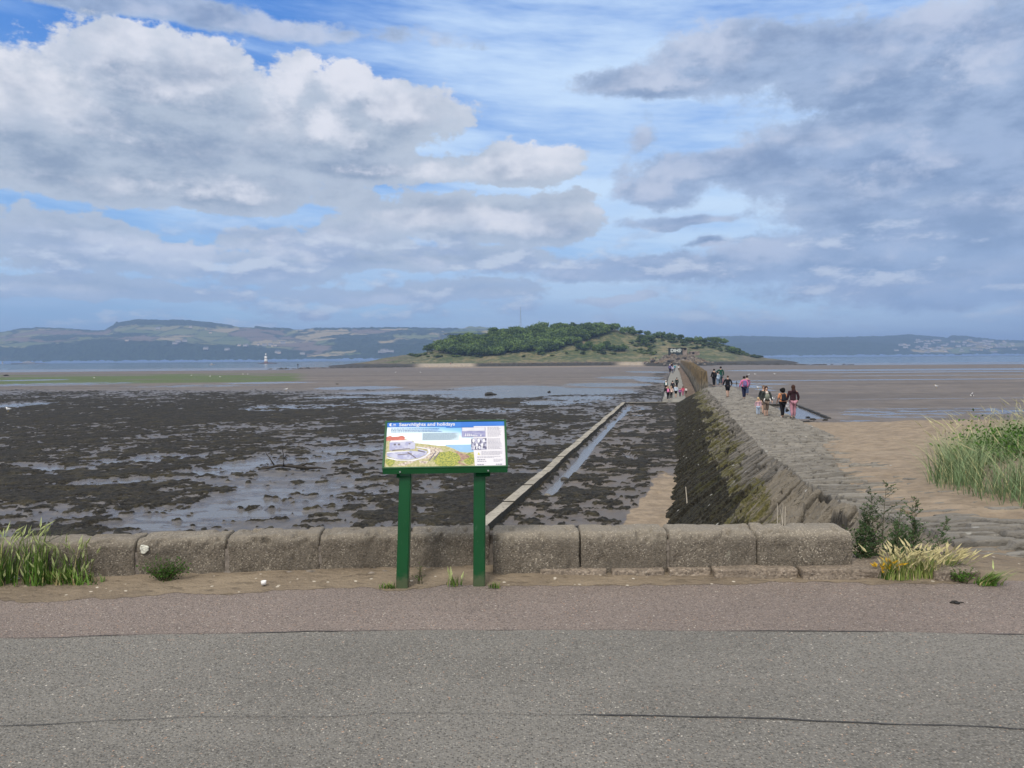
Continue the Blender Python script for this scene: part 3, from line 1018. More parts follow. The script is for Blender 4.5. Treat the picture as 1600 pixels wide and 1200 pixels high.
# ------------------------------------------------------------------ kerbs on the flats
def kerb(name, s0, s1, ya, yb, zt, label, mat, cross=False, cat='kerb', seg=1.6):
    mb = MB()
    n = max(1, int((yb - ya) / seg))
    for i in range(n):
        y0 = ya + (yb - ya) * i / n; y1 = ya + (yb - ya) * (i + 1) / n - .02
        j = random.uniform(-.035, .035); k = random.uniform(-.02, .02)
        pts = [(S2X(s0 + j, y0), y0), (S2X(s1 + j, y0), y0), (S2X(s1 + j, y1), y1), (S2X(s0 + j, y1), y1)]
        lo = [mb.bm.verts.new((x - (.16 if q in (0, 3) else -.10), y, zt - .62)) for q, (x, y) in enumerate(pts)]
        hi = [mb.bm.verts.new((x, y, zt + k)) for x, y in pts]
        mb.bm.faces.new(hi); mb.bm.faces.new(lo[::-1])
        for q in range(4):
            mb.bm.faces.new((lo[q], lo[(q + 1) % 4], hi[(q + 1) % 4], hi[q]))
    o = mb.build(name, mat)
    return tag(o, label, cat)


def kerb_mat():
    m, t, b = newmat('kerb_concrete')
    p = t.pos()
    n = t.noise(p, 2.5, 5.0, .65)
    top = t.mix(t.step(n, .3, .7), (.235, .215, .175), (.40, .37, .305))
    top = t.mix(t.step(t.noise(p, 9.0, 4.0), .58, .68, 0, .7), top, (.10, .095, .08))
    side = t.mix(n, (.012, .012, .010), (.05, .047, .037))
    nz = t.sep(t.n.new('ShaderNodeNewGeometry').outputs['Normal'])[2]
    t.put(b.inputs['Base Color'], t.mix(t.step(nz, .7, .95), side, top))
    b.inputs['Roughness'].default_value = .85
    t.put(b.inputs['Normal'], t.bump(t.noise(p, 20.0, 4.0), .6, .02))
    return m


M_KERB = kerb_mat()
M_DARKROCK = plain('weedy_rock', (.028, .026, .020), .7, .5, 3.0, .03)
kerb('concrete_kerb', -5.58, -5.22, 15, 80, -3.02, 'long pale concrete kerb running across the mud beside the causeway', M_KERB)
kerb('concrete_kerb', 11.95, 12.2, 60, 76, -3.2, 'short dark kerb edging the square pool right of the causeway', M_DARKROCK)


def cross_kerb(sa, sb, y, label, mat):
    mb = MB()
    n = 5
    for i in range(n):
        a = sa + (sb - sa) * i / n; c = sa + (sb - sa) * (i + 1) / n - .02
        mb.box(S2X((a + c) / 2, y), y, -3.30 + random.uniform(-.02, .02), abs(c - a), .42, .5, bevel=.03)
    tag(mb.build('concrete_kerb', mat), label, 'kerb')


cross_kerb(-5.2, -1.0, 80.2, 'low cross kerb closing the far end of the weedy channel', M_KERB)
cross_kerb(7.0, 11.9, 75.6, 'dark cross kerb at the far edge of the square pool', M_DARKROCK)


# ------------------------------------------------------------------ concrete pylons along the walkway
def build_pylons():
    m, t, b = newmat('pylon_concrete')
    p = t.coord('Object')
    w = t.pos()
    z = t.sep(p)[2]
    n = t.noise(w, 1.6, 5.0, .65)
    n2 = t.noise(t.vm('MULTIPLY', w, (5, 5, .8)), 1.5, 4.0, .6)
    zz = t.math('MULTIPLY_ADD', n, 1.4, z)
    lich = t.mix(t.step(n2, .35, .65), (.075, .058, .034), (.17, .125, .068))
    grey = t.mix(t.step(n2, .35, .65), (.06, .055, .045), (.18, .165, .135))
    c = t.mix(t.step(zz, 2.0, 2.9), grey, lich)
    c = t.mix(t.step(zz, 1.5, .9), c, (.03, .028, .022))
    t.put(b.inputs['Base Color'], c)
    b.inputs['Roughness'].default_value = .9
    t.put(b.inputs['Normal'], t.bump(n2, .6, .05))
    meshes = []
    for k in range(4):
        mb = MB()
        rnd = random.Random(k)
        hgt = 3.05 + rnd.uniform(-.08, .08)
        # three-sided tapering block, blunt at the top
        base = [(-.60, -.40), (.60, -.40), (.62, .05), (0, .45), (-.62, .05)]
        rings = []
        for q, (zz_, k_) in enumerate(((-.7, 1.0), (.6, .96), (1.6, .86), (2.5, .76), (hgt - .08, .68), (hgt, .58))):
            rings.append([mb.bm.verts.new((x * k_ + rnd.uniform(-.02, .02), y * k_ + rnd.uniform(-.02, .02), zz_)) for x, y in base])
        for a, c_ in zip(rings, rings[1:]):
            for q in range(5):
                mb.bm.faces.new((a[q], a[(q + 1) % 5], c_[(q + 1) % 5], c_[q]))
        mb.bm.faces.new(rings[-1])
        o = mb.build('pylon', m)
        meshes.append(o)
    y = 89.0
    i = 0
    while y < 440 and i < 236:
        o = meshes[i] if i < 4 else dup(meshes[i % 4])
        o.location = (S2X(3.15 + random.uniform(-.03, .03), y), y, float(path_z(y)) - .22)
        o.rotation_euler = (random.uniform(-.015, .015), random.uniform(-.015, .015), -math.atan(VX) + random.uniform(-.05, .05))
        tag(o, 'tall weathered concrete pylon in the long row beside the walkway', 'pylon', 'concrete pylons in a row along the walkway')
        y += 1.46
        i += 1


build_pylons()


# ------------------------------------------------------------------ loose stones, driftwood
def rock(name, loc, r, sc, label, mat, seed, group=None, cat='boulder', rough=.22):
    mb = MB()
    mb.ball((0, 0, 0), r, sc, 2, rough, seed)
    for v in mb.bm.verts:
        v.co.x = round(v.co.x / (r * .22)) * r * .22 * .35 + v.co.x * .65
    o = mb.build(name, mat, smooth=False)
    o.location = loc
    o.rotation_euler = (0, 0, seed * 1.7)
    return tag(o, label, cat, group)


M_PALEROCK = plain('pale_rock', (.20, .185, .16), .85, .4, 4.0, .02)
M_MUDROCK = plain('mud_rock', (.075, .068, .058), .75, .5, 4.0, .02)
STONES = [(903, 786, 26, 0), (905, 741, 12, 1), (930, 755, 17, 1), (916, 747, 12, 0), (995, 675, 11, 1), (978, 678, 10, 1), (985, 648, 9, 0), (1000, 643, 8, 1),
          (983, 759, 10, 1), (942, 668, 12, 1), (915, 750, 10, 0), (855, 774, 11, 1), (823, 806, 12, 0), (882, 748, 12, 0), (915, 773, 14, 1), (945, 720, 10, 0),
          (1012, 695, 13, 0), (1040, 688, 11, 0), (962, 690, 12, 0), (940, 700, 13, 0), (1030, 755, 8, 0), (960, 655, 8, 0), (1010, 655, 7, 0), (975, 664, 7, 1),
          (870, 800, 11, 1), (840, 803, 8, 1), (900, 790, 10, 0), (865, 806, 14, 0), (1015, 634, 8, 0)]
for i, (px, py, w, k) in enumerate(STONES):
    c = ground(px, py, -3.28)
    r = w / FPX * c.y * .5
    rock('boulder', (c.x, c.y, -3.30), r, (1.0, .8, .42 + .18 * (i % 3)), ('pale angular stone' if k else 'dark weedy stone') + ' lying among the mud between kerb and causeway', M_PALEROCK if k else M_MUDROCK, i, 'loose stones between kerb and causeway')
for i, (px, py, w) in enumerate([(1262, 651, 8), (1240, 645, 7), (1270, 654, 10), (1290, 655, 8)]):
    c = ground(px, py, -3.2)
    rock('boulder', (c.x, c.y, -3.25), w / FPX * c.y * .5, (1.2, .8, .4), 'dark wet rock beside the square pool right of the causeway', M_DARKROCK, 60 + i, 'dark rocks by the square pool')
for i, (px, py, w, sc, lb) in enumerate([(766, 617, 20, (1.3, .5, .36), 'long dark slab of rock standing in the far pool left of the walkway'),
                                          (790, 632, 34, (1.25, .5, .28), 'ragged dark rock with weed lying on mud left of the walkway'),
                                          (858, 613, 7, (1, .6, .5), 'small dark rock alone in the wide far pool'),
                                          (527, 602, 7, (1, .7, .8), 'small dark boulder on the pale flat beyond the weed'),
                                          (67, 617, 14, (1.3, .6, .5), 'dark boulder standing on weed near the left pool'),
                                          (50, 607, 8, (1.4, .6, .5), 'low dark boulder on the pale wet sand at far left'),
                                          (318, 829, 12, (1.2, .7, .6), 'rounded black rock in the wet mud just behind the wall'),
                                          (10, 587, 6, (1.3, .7, .5), 'tiny dark boulder beside the green algae band')]):
    z = float(base_z(np.array(0.), np.array(60.))) if py > 610 else -3.6
    c = ground(px, py, z)
    rock('boulder', (c.x, c.y, z + .03), w / FPX * c.y * .5, sc, lb, M_DARKROCK, 80 + i, rough=.3)


def driftwood():
    c = ground(455, 735, -3.27)
    k = c.y / FPX
    mb = MB()
    P = lambda dx, dz, dy=0: (dx * k, dy, dz * k)
    mb.tube([P(-52, 1), P(-40, 2, .1), P(-22, 6, .2), P(-4, 6), P(12, 5, -.1), P(24, 2), P(40, 2, .2), P(56, 1)], [.02, .05, .06, .07, .075, .07, .05, .02], 7)
    mb.tube([P(-28, 5, .2), P(-36, 16, .3), P(-42, 24, .3), P(-46, 34, .4)], [.035, .022, .016, .008], 6)
    mb.tube([P(-12, 6), P(-11, 20), P(-13, 30), P(-12, 42)], [.035, .024, .016, .008], 6)
    mb.tube([P(12, 5), P(22, 8, .3), P(34, 5, .4)], [.05, .04, .02], 6)
    mb.tube([P(-11, 18), P(-5, 26, .1)], [.018, .006], 5)
    o = mb.build('driftwood', plain('wet_wood', (.03, .024, .018), .7, .4, 8), smooth=True)
    o.location = (c.x, c.y, -3.24)
    tag(o, 'black driftwood branch with two upright twigs lying on the mud', 'driftwood')


driftwood()

# ------------------------------------------------------------------ low wall of rounded stone blocks
def stone_block(parent, x0, x1, y0, y1, z0, h, depth, r, seed, endr=None):
    """block with a rounded front top edge; (x0,y0)-(x1,y1) is its front foot"""
    n = 64
    prof = [(0, 0)]
    prof += [(0, h * f) for f in (.08, .16, .25, .34, .43, .52, .61, .70)]
    for k in range(7):
        a = math.pi / 2 * k / 6
        prof.append((r - r * math.cos(a), h - r + r * math.sin(a)))
    prof += [(depth * .45, h + .004), (depth * .7, h)]
    for k in range(4):
        a = math.pi / 2 * k / 3
        prof.append((depth - r * .6 + r * .6 * math.sin(a), h - r * .6 + r * .6 * math.cos(a)))
    prof += [(depth, h * .4), (depth, -.25), (0, -.25)]
    rnd = np.random.default_rng(seed)
    d = Vector((x1 - x0, y1 - y0, 0)); L = d.length; d.normalize()
    nrm = Vector((-d.y, d.x, 0))
    V = []
    for i in range(n):
        t = i / (n - 1)
        # ease the arrises at both ends
        e = min(t, 1 - t) * L
        for (q, z) in prof:
            sh = 0.0
            if e < .012: sh = (.012 - e) * .6
            er = endr or 0
            zz = z
            if er and t > 1 - er / L:
                a = (t - (1 - er / L)) / (er / L)
                cut = er * (1 - math.sqrt(max(0, 1 - a * a)))
                zz = min(z, h - cut) if z > h - er else z
            p = Vector((x0, y0, z0)) + d * (t * L) + nrm * (q * (1 - 2 * sh / depth) + sh) + Vector((0, 0, zz - sh * (z > h * .7)))
            V.append(p)
    V = np.array([tuple(v) for v in V])
    k = len(prof)
    ns = (fbm(V[:, 0] * 9, V[:, 2] * 9 + V[:, 1] * 7, seed, 4) - .5)
    nl = (fbm(V[:, 0] * 2.2, V[:, 2] * 2 + V[:, 1], seed + 50, 3) - .5)
    off = ns * .018 + nl * .025
    chip = np.clip(fbm(V[:, 0] * 14, V[:, 2] * 14 + V[:, 1] * 9, seed + 80, 3) - .60, 0, 1) * (1 + 1.5 * (V[:, 2] > z0 + h * .8))
    off = off - chip * .06
    V[:, 1] += off * np.array(nrm)[1] * (-1)
    V[:, 2] -= chip * .05 * (V[:, 2] > z0 + h * .7)
    V[:, 2] += (fbm(V[:, 0] * 6, V[:, 1] * 6, seed + 9, 3) - .5) * .016
    F = []
    for i in range(n - 1):
        for j in range(k):
            a = i * k + j; b = i * k + (j + 1) % k
            F.append((a, a + k, b + k, b))
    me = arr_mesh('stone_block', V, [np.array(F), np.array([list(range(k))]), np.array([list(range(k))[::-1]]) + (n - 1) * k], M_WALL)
    return link('stone_block', me, parent)


def build_wall():
    root = empty('stone_wall', (0, 0, 0))
    tag(root, 'low wall of rough rounded stone blocks along the edge of the promenade', 'wall')
    feet = [(-260, 922), (-130, 917), (-70, 914), (70, 909), (213, 904), (355, 899), (500, 895), (640, 892), (768, 889.5), (907, 888), (1045, 887.5), (1184, 887), (1332, 887)]
    tops = [845, 842, 840, 837, 832, 827, 823, 822, 821, 820, 819, 818, 817]
    gaps = [.008, .008, .008, .012, .02, .024, .012, .014, .022, .010, .016, .008, 0]
    for i in range(len(feet) - 1):
        a = ground(*feet[i], 0.0); b = ground(*feet[i + 1], 0.0)
        z0 = .0 if i < 8 else .055
        f = .5
        tp = at((feet[i][0] + feet[i + 1][0]) / 2, (tops[i] + tops[i + 1]) / 2 + 7, (a.y + b.y) / 2 + .11).z
        if z0:
            a = ground(feet[i][0], feet[i][1], z0); b = ground(feet[i + 1][0], feet[i + 1][1], z0)
            tp = at((feet[i][0] + feet[i + 1][0]) / 2, (tops[i] + tops[i + 1]) / 2 + 7, (a.y + b.y) / 2 + .11).z
        g = gaps[i + 1] * .5; g0 = gaps[i] * .5
        L = (b - a).length
        aa = a + (b - a) * (g0 / L); bb = b - (b - a) * (g / L)
        stone_block(root, aa.x, bb.x, aa.y, bb.y, z0, tp - z0, .30, .055, 100 + i, endr=.05 if i == len(feet) - 2 else None)
        # mortar standing in the wider joints
        if i + 1 in (3, 4, 5, 6, 7, 8, 10):
            mb = MB()
            w = gaps[i + 1] + .012
            pts = []
            for k in range(9):
                z = (tp - .03) * k / 8
                pts.append((b.x + random.uniform(-.004, .004), b.y + .012 + .07 * max(0, k / 8 - .75) * 4 * .6 + random.uniform(-.006, .008), z))
            for p, q in zip(pts, pts[1:]):
                mb.box((p[0] + q[0]) / 2, (p[1] + q[1]) / 2 + .08, (p[2] + q[2]) / 2, w, .16, q[2] - p[2] + .004)
            mb.build('mortar_joint', M_MORTAR, root)
    # foundation course: thin stones, showing at the right-hand end
    course = [(770, 840, 889, 901, .05), (843, 950, 890, 902, .055), (955, 1040, 893, 902, .055), (1045, 1113, 890, 903, .06), (1116, 1250, 890, 905.5, .07), (1254, 1424, 889.5, 906.5, .072), (1460, 1536, 890, 908, .066)]
    for k, (x0, x1, yt, yb, h) in enumerate(course):
        a = ground(x0, yb, 0.0); b = ground(x1, yb, 0.0)
        mb = MB()
        L = b.x - a.x
        mb.box((a.x + b.x) / 2, (a.y + b.y) / 2 + .24, h / 2 - .06, L - .012, .46, h + .12, rot=Matrix.Rotation(random.uniform(-.008, .008), 3, 'Y'), bevel=.012)
        bmesh.ops.subdivide_edges(mb.bm, edges=mb.bm.edges[:], cuts=5, use_grid_fill=True)
        for v in mb.bm.verts:
            q = fbm(np.array(v.co.x * 5), np.array(v.co.z * 9 + v.co.y * 5), 300 + k, 3) - .5
            v.co.y += float(q) * .035; v.co.z += float(q) * .016
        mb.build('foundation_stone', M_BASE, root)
    # fallen mortar and chips along the foot
    mb = MB()
    for k in range(46):
        px = random.uniform(330, 1110)
        c = ground(px, random.uniform(890, 900), 0.0)
        mb.ball((c.x, c.y, .018), random.uniform(.008, .03), (1.5, 1, .6), 1, .4, k)
    mb.build('crumbled_mortar', M_MORTAR, root)
    # pale crust of lichen on the second visible block
    c = at(225, 858, ground(225, 904, 0).y - .006)
    V = []; F = []
    mb = MB()
    ring = []
    for k in range(22):
        a = 2 * math.pi * k / 22
        r = (.031 + .006 * math.sin(3 * a + 1) + random.uniform(-.004, .004))
        ring.append((r * math.cos(a), r * 1.05 * math.sin(a)))
    lo = [mb.bm.verts.new((c.x + x, c.y + .006, c.z + z)) for x, z in ring]
    hi = [mb.bm.verts.new((c.x + x * .9, c.y - .006, c.z + z * .9)) for x, z in ring]
    mb.bm.faces.new(hi)
    for k in range(22):
        mb.bm.faces.new((lo[k], lo[(k + 1) % 22], hi[(k + 1) % 22], hi[k]))
    mb.build('lichen_patch', plain('lichen', (.62, .62, .54), .9, .35, 60, .004), root)


build_wall()


# ------------------------------------------------------------------ information board
def text_mesh(body, size, mat, name, parent, matrix, ext=.0006, width=None, bold=0.0):
    cu = bpy.data.curves.new(name, 'FONT')
    cu.body = body; cu.size = size; cu.extrude = ext
    cu.offset = bold
    cu.align_y = 'CENTER'
    tmp = bpy.data.objects.new(name, cu)
    COL.objects.link(tmp)
    dg = bpy.context.evaluated_depsgraph_get()
    me = bpy.data.meshes.new_from_object(tmp.evaluated_get(dg))
    COL.objects.unlink(tmp)
    bpy.data.objects.remove(tmp)
    xs_ = [v.co.x for v in me.vertices]
    x0, x1 = min(xs_), max(xs_)
    k = width / (x1 - x0) if width else 1.0
    for v in me.vertices:
        v.co = matrix @ Vector(((v.co.x - x0) * k, v.co.y, v.co.z))
    me.materials.clear(); me.materials.append(mat)
    me.name = name
    return link(name, me, parent)


def print_mat(name, a, b_=None, scale=10.0, lo=.4, hi=.6, stretch=(1, 1, 1)):
    if name in MATS: return MATS[name]
    m, t, b = newmat(name)
    if b_ is None:
        b_ = tuple(c * .9 for c in a)
    p = t.vm('MULTIPLY', t.coord('Object'), stretch)
    a = tuple(c * .82 for c in a); b_ = tuple(c * .82 for c in b_)
    t.put(b.inputs['Base Color'], t.mix(t.step(t.noise(p, scale, 3.0), lo, hi), a, b_))
    b.inputs['Roughness'].default_value = .38
    b.inputs['Specular IOR Level'].default_value = .35
    return m


def build_board():
    fl = ground(628, 917.5, 0); fr = ground(748.5, 914, 0)
    yc = (fl.y + fr.y) / 2
    root = empty('information_board', ((fl.x + fr.x) / 2, yc, 0))
    tag(root, 'green two-legged information board with tilted picture panel before the wall', 'information board')
    o0 = Vector(root.location)
    M_G, t, b = newmat('green_paint')
    p = t.coord('Object')
    n = t.noise(p, 5.0, 4.0)
    gc = t.mix(n, (.003, .055, .015), (.007, .092, .028))
    sc = t.noise(t.vm('MULTIPLY', p, (1, 1, .35)), 38.0, 4.0, .7)
    gc = t.mix(t.math('MULTIPLY', t.step(sc, .62, .70), .55), gc, (.05, .13, .07))
    gz = t.sep(p)[2]
    dirt = t.math('MULTIPLY', t.step(t.math('MULTIPLY_ADD', t.noise(p, 30.0, 4.0), -.12, gz), .05, -.02), .4)
    gc = t.mix(dirt, gc, (.16, .13, .09))
    t.put(b.inputs['Base Color'], gc)
    b.inputs['Roughness'].default_value = .32
    b.inputs['Specular IOR Level'].default_value = .45
    # panel frame: centre of the lower and the upper edge
    bl = at(597, 731, 5.30); br = at(794, 731, 5.30 + .02)
    W_ = .872; SL = .395
    cx = (bl.x + br.x) / 2; cz = (bl.z + br.z) / 2; cyy = 5.31
    tl = math.atan2(.31, .245)
    yaw = math.radians(3.0)
    R = Matrix.Rotation(yaw, 3, 'Z') @ Matrix.Rotation(tl, 3, 'X')      # local x right, y up the slope, z out of the face
    O = Vector((cx, cyy, cz)) - o0

    def L(u, v, w=0.0):
        """u 0..1 across, v 0..1 downwards, w out of the face -> board space"""
        return O + R @ Vector(((u - .5) * W_, (1 - v) * SL, w))

    def slab(mb, u0, v0, u1, v1, w0, w1):
        a = [L(u0, v0, w0), L(u1, v0, w0), L(u1, v1, w0), L(u0, v1, w0)]
        c = [L(u0, v0, w1), L(u1, v0, w1), L(u1, v1, w1), L(u0, v1, w1)]
        A = [mb.bm.verts.new(q) for q in a]; C = [mb.bm.verts.new(q) for q in c]
        mb.bm.faces.new(A); mb.bm.faces.new(C)
        for k in range(4):
            mb.bm.faces.new((A[k], A[(k + 1) % 4], C[(k + 1) % 4], C[k]))

    # tray: folded sheet with a raised rim
    mb = MB()
    fu = .017; fv = .030
    slab(mb, fu, fv, 1 - fu, 1 - fv, -.030, -.006)
    slab(mb, 0, 0, 1, fv, -.034, .004)
    slab(mb, 0, 1 - fv, 1, 1, -.034, .004)
    slab(mb, 0, fv, fu, 1 - fv, -.034, .004)
    slab(mb, 1 - fu, fv, 1, 1 - fv, -.034, .004)
    bmesh.ops.bevel(mb.bm, geom=mb.bm.edges[:], offset=.0015, segments=1, affect='EDGES')
    mb.build('frame', M_G, root)
    # folded-down apron under the lower edge
    mb = MB()
    a0 = L(0.004, 1.0, -.001); a1 = L(.996, 1.0, -.001)
    dn = Vector((0, .006, -.036)); bk = Vector((0, .03, 0))
    pts = [a0, a1, a1 + dn, a0 + dn]
    A = [mb.bm.verts.new(q + Vector((0, -.002, -.002))) for q in pts]; C = [mb.bm.verts.new(q + bk + Vector((0, 0, -.002))) for q in pts]
    mb.bm.faces.new(A); mb.bm.faces.new(C)
    for k in range(4): mb.bm.faces.new((A[k], A[(k + 1) % 4], C[(k + 1) % 4], C[k]))
    mb.build('apron', M_G, root)
    for fx in (.143, .842):
        q = L(fx, 1.0, -.001) + Vector((0, -.004, -.022))
        mb = MB()
        mb.tube([q, q + Vector((0, -.006, 0))], .006, 10)
        mb.build('bolt', plain('steel', (.6, .6, .58), .3, .1, 10, 0, .5, 1.0), root)
    for px0, px1, ft, ty in ((634, 628, fl, 738), (749.5, 748.5, fr, 738)):
        tpz = at(px0, ty, ft.y)
        mb = MB()
        hw, hd = .0415, .0415
        up = Vector((tpz.x, ft.y + .03, tpz.z + .055)) - o0; lo = Vector((ft.x, ft.y, -.12)) - o0
        rg = []
        for c in (lo, up):
            rg.append([mb.bm.verts.new(c + Vector((sx * hw, sy * hd, 0))) for sx, sy in ((-1, -1), (1, -1), (1, 1), (-1, 1))])
        for k in range(4): mb.bm.faces.new((rg[0][k], rg[0][(k + 1) % 4], rg[1][(k + 1) % 4], rg[1][k]))
        mb.bm.faces.new(rg[1]); mb.bm.faces.new(rg[0][::-1])
        bmesh.ops.bevel(mb.bm, geom=mb.bm.edges[:], offset=.006, segments=2, affect='EDGES')
        mb.build('leg', M_G, root)
    # bracket plates under the panel
    mb = MB()
    for fx in (.165, .80):
        q = L(fx, .86, -.05)
        mb.box(q.x, q.y + .02, q.z - .02, .10, .16, .012, rot=R)
    mb.build('bracket', M_G, root)

    # printed panel; graphics are thin printed layers
    u0, u1, v0, v1 = fu, 1 - fu, fv, 1 - fv
    U = lambda u: u0 + (u1 - u0) * u
    Vv = lambda v: v0 + (v1 - v0) * v
    m, t, b = newmat('printed_sky')
    # the printed picture: painted sky fading to white above the sea (a flat print)
    gz = t.sep(t.coord('Object'))[2]
    zt = L(0, Vv(.1)).z; zb = L(0, Vv(.55)).z
    gx = t.sep(t.coord('Object'))[0]
    f = t.step(t.math('MULTIPLY_ADD', gx, .13, gz), zt + .0, zb + .06)
    t.put(b.inputs['Base Color'], t.mix(f, (.19, .47, .88), (.78, .92, .96)))
    b.inputs['Roughness'].default_value = .35
    mb = MB(); slab(mb, U(0), Vv(0), U(1), Vv(1), -.006, -.004)
    panel = mb.build('panel', m, root)

    def layer(name, polys, mat, w):
        mb = MB()
        for pl in polys:
            mb.poly([L(U(u), Vv(v), w) for u, v in pl])
        o = mb.build(name, mat, panel)
        nz = R @ Vector((0, 0, 1))
        for p_ in o.data.polygons:
            if p_.normal.dot(nz) < 0:
                p_.flip()
        return o

    rect = lambda a, b_, c, d: [(a, b_), (c, b_), (c, d), (a, d)]
    w = -.004
    blob = lambda cx_, cy_, rx, ry, n=14, j=.12, sd=0: [(cx_ + rx * (1 + j * math.sin(k * 2.7 + sd)) * math.cos(2 * math.pi * k / n), cy_ + ry * (1 + j * math.cos(k * 3.1 + sd)) * math.sin(2 * math.pi * k / n)) for k in range(n)]
    layer('picture_sea', [rect(.50, .52, .75, .70)], print_mat('p_sea', (.33, .58, .86), (.42, .66, .90)), w + .0004)
    layer('picture_land', [[(0, .40), (.06, .36), (.16, .38), (.23, .42), (.24, .47), (.34, .50), (.44, .54), (.50, .545), (.56, .60), (.62, .68), (.68, .70), (.75, .68), (.75, 1), (0, 1)]],
          print_mat('p_land', (.62, .56, .34), (.42, .42, .18), 60.0, .35, .65), w + .0007)
    layer('picture_town', [[(0, .33), (.03, .30), (.05, .325), (.10, .32), (.13, .30), (.155, .33), (.155, .42), (0, .41)]], print_mat('p_red', (.72, .22, .16), (.60, .17, .13), 40), w + .001)
    layer('picture_path', [[(.24, .56), (.34, .60), (.36, .70), (.30, .80), (.23, .86), (.40, .80), (.48, .66), (.46, .60), (.36, .555)],
                           [(.10, .95), (.20, .86), (.25, .88), (.16, .97)], [(.28, .86), (.36, .88), (.34, .93), (.29, .91)]], print_mat('p_path', (.74, .66, .55), (.40, .31, .29), 70, .45, .62), w + .001)
    for bl in (blob(.52, .84, .12, .17, 18, .1, 1), blob(.70, .84, .05, .13, 12, .1, 2), blob(.045, .87, .04, .10, 12, .1, 3)):
        layer('picture_bush', [bl], print_mat('p_bush', (.50, .50, .10), (.22, .28, .07), 90, .4, .6), w + .0013)
    layer('picture_fort', [[(.03, .455), (.05, .425), (.22, .435), (.245, .47), (.245, .60), (.22, .61), (.05, .64), (.03, .62)],
                           [(.01, .70), (.10, .665), (.21, .64), (.27, .66), (.27, .60), (.35, .66), (.34, .73), (.28, .80), (.20, .84), (.09, .82), (.02, .76)]], print_mat('p_fort', (.42, .44, .66), (.60, .62, .78), 30, .4, .6), w + .0016)
    layer('picture_roof', [[(.03, .455), (.04, .41), (.20, .40), (.225, .435), (.05, .45)], [(.005, .69), (.02, .66), (.20, .64), (.20, .66), (.10, .675)],
                           [(.02, .78), (.10, .83), (.20, .85), (.27, .82), (.33, .76), (.36, .68), (.35, .62), (.25, .57), (.26, .55), (.37, .61), (.375, .70), (.33, .80), (.24, .87), (.10, .855), (.01, .80)]],
          print_mat('p_roof', (.88, .88, .93), (.80, .80, .88)), w + .0019)
    layer('picture_windows', [rect(.065, .48, .085, .52), rect(.10, .48, .12, .52), rect(.19, .475, .205, .50), [(.05, .62), (.20, .585), (.205, .60), (.06, .64)], [(.19, .67), (.26, .80), (.25, .81), (.18, .68)], [(.10, .72), (.22, .70), (.22, .715), (.11, .74)],
                              [(.27, .625), (.33, .67), (.33, .69), (.27, .66)], [(.36, .86), (.42, .66), (.425, .665), (.37, .87)], [(.40, .84), (.45, .67), (.455, .675), (.41, .85)]], print_mat('p_dark', (.16, .15, .22), (.25, .22, .24)), w + .0022)
    layer('picture_sandstone', [[(.575, .665), (.60, .67), (.64, .72), (.69, .76), (.705, .80), (.66, .85), (.62, .90), (.68, .985), (.65, .98), (.60, .92), (.63, .84), (.615, .76)]], print_mat('p_stone', (.50, .33, .25), (.33, .21, .17), 45, .4, .6), w + .0022)
    # white text column, heading band
    layer('text_column', [[(.735, .085), (1, .085), (1, 1), (.745, 1), (.735, .66)]], print_mat('p_white', (.86, .85, .90), (.83, .82, .88)), w + .0016)
    layer('heading_band', [rect(0, 0, 1, .105), rect(.5, .10, .738, .13)], print_mat('p_blue', (.035, .20, .70), (.045, .23, .76)), w + .0026)
    layer('intro_box', [rect(.30, .245, .61, .415)], print_mat('p_paleblue', (.62, .78, .88), (.66, .81, .90)), w + .0008)
    # photographs
    layer('picture_photo', [rect(.635, .135, .838, .355)], print_mat('p_photo', (.30, .31, .55), (.44, .45, .66), 25, .4, .6, (1, 1, 6)), w + .003)
    layer('picture_photo', [rect(.640, .14, .833, .215)], print_mat('p_photo_sky', (.78, .79, .86)), w + .0033)
    layer('photo_sails', [[(x, .34), (x + .008, .34 - s * .09), (x + .014, .335)] for x, s in ((.662, 1), (.68, .95), (.695, .8), (.71, .7), (.725, .55), (.74, .45), (.755, .35), (.79, .5))], print_mat('p_sail', (.86, .87, .92)), w + .0036)
    layer('picture_photo', [rect(.715, .385, .845, .645)], print_mat('p_group', (.14, .14, .24), (.52, .53, .68), 55, .46, .54), w + .003)
    layer('photo_figures', [blob(.735 + .022 * k + .006 * (k % 2), .44 + .10 * (k % 2), .011, .045, 8, .1, k) for k in range(5)] + [rect(.735 + .022 * k, .56, .745 + .022 * k, .63) for k in range(4)], print_mat('p_figs', (.86, .87, .92)), w + .0033)
    # logo: small white shell and two lines
    lg = [(.031 + .0125 * math.cos(a), .052 - .035 * math.sin(a)) for a in [math.radians(60 + 240 * k / 12) for k in range(13)]]
    lg += [(.028 + .004 * math.cos(a), .052 - .014 * math.sin(a)) for a in [math.radians(300 - 240 * k / 8) for k in range(9)]][::1]
    layer('logo', [lg[:13] + [(.033, .052)], rect(.052, .035, .072, .047), rect(.052, .055, .075, .063), rect(.034, .078, .075, .083)], print_mat('p_logo', (.86, .88, .92)), w + .003)
    Mt = Matrix.Translation(L(U(.102), Vv(.054), w + .0032)) @ R.to_4x4()
    text_mesh('Searchlights and holidays', .040, print_mat('p_logo', (.86, .88, .92)), 'title', panel, Mt, .0003, width=(u1 - u0) * W_ * .475, bold=.0007)
    # small print too fine to read: rows of word-length strokes
    rnd = random.Random(5)

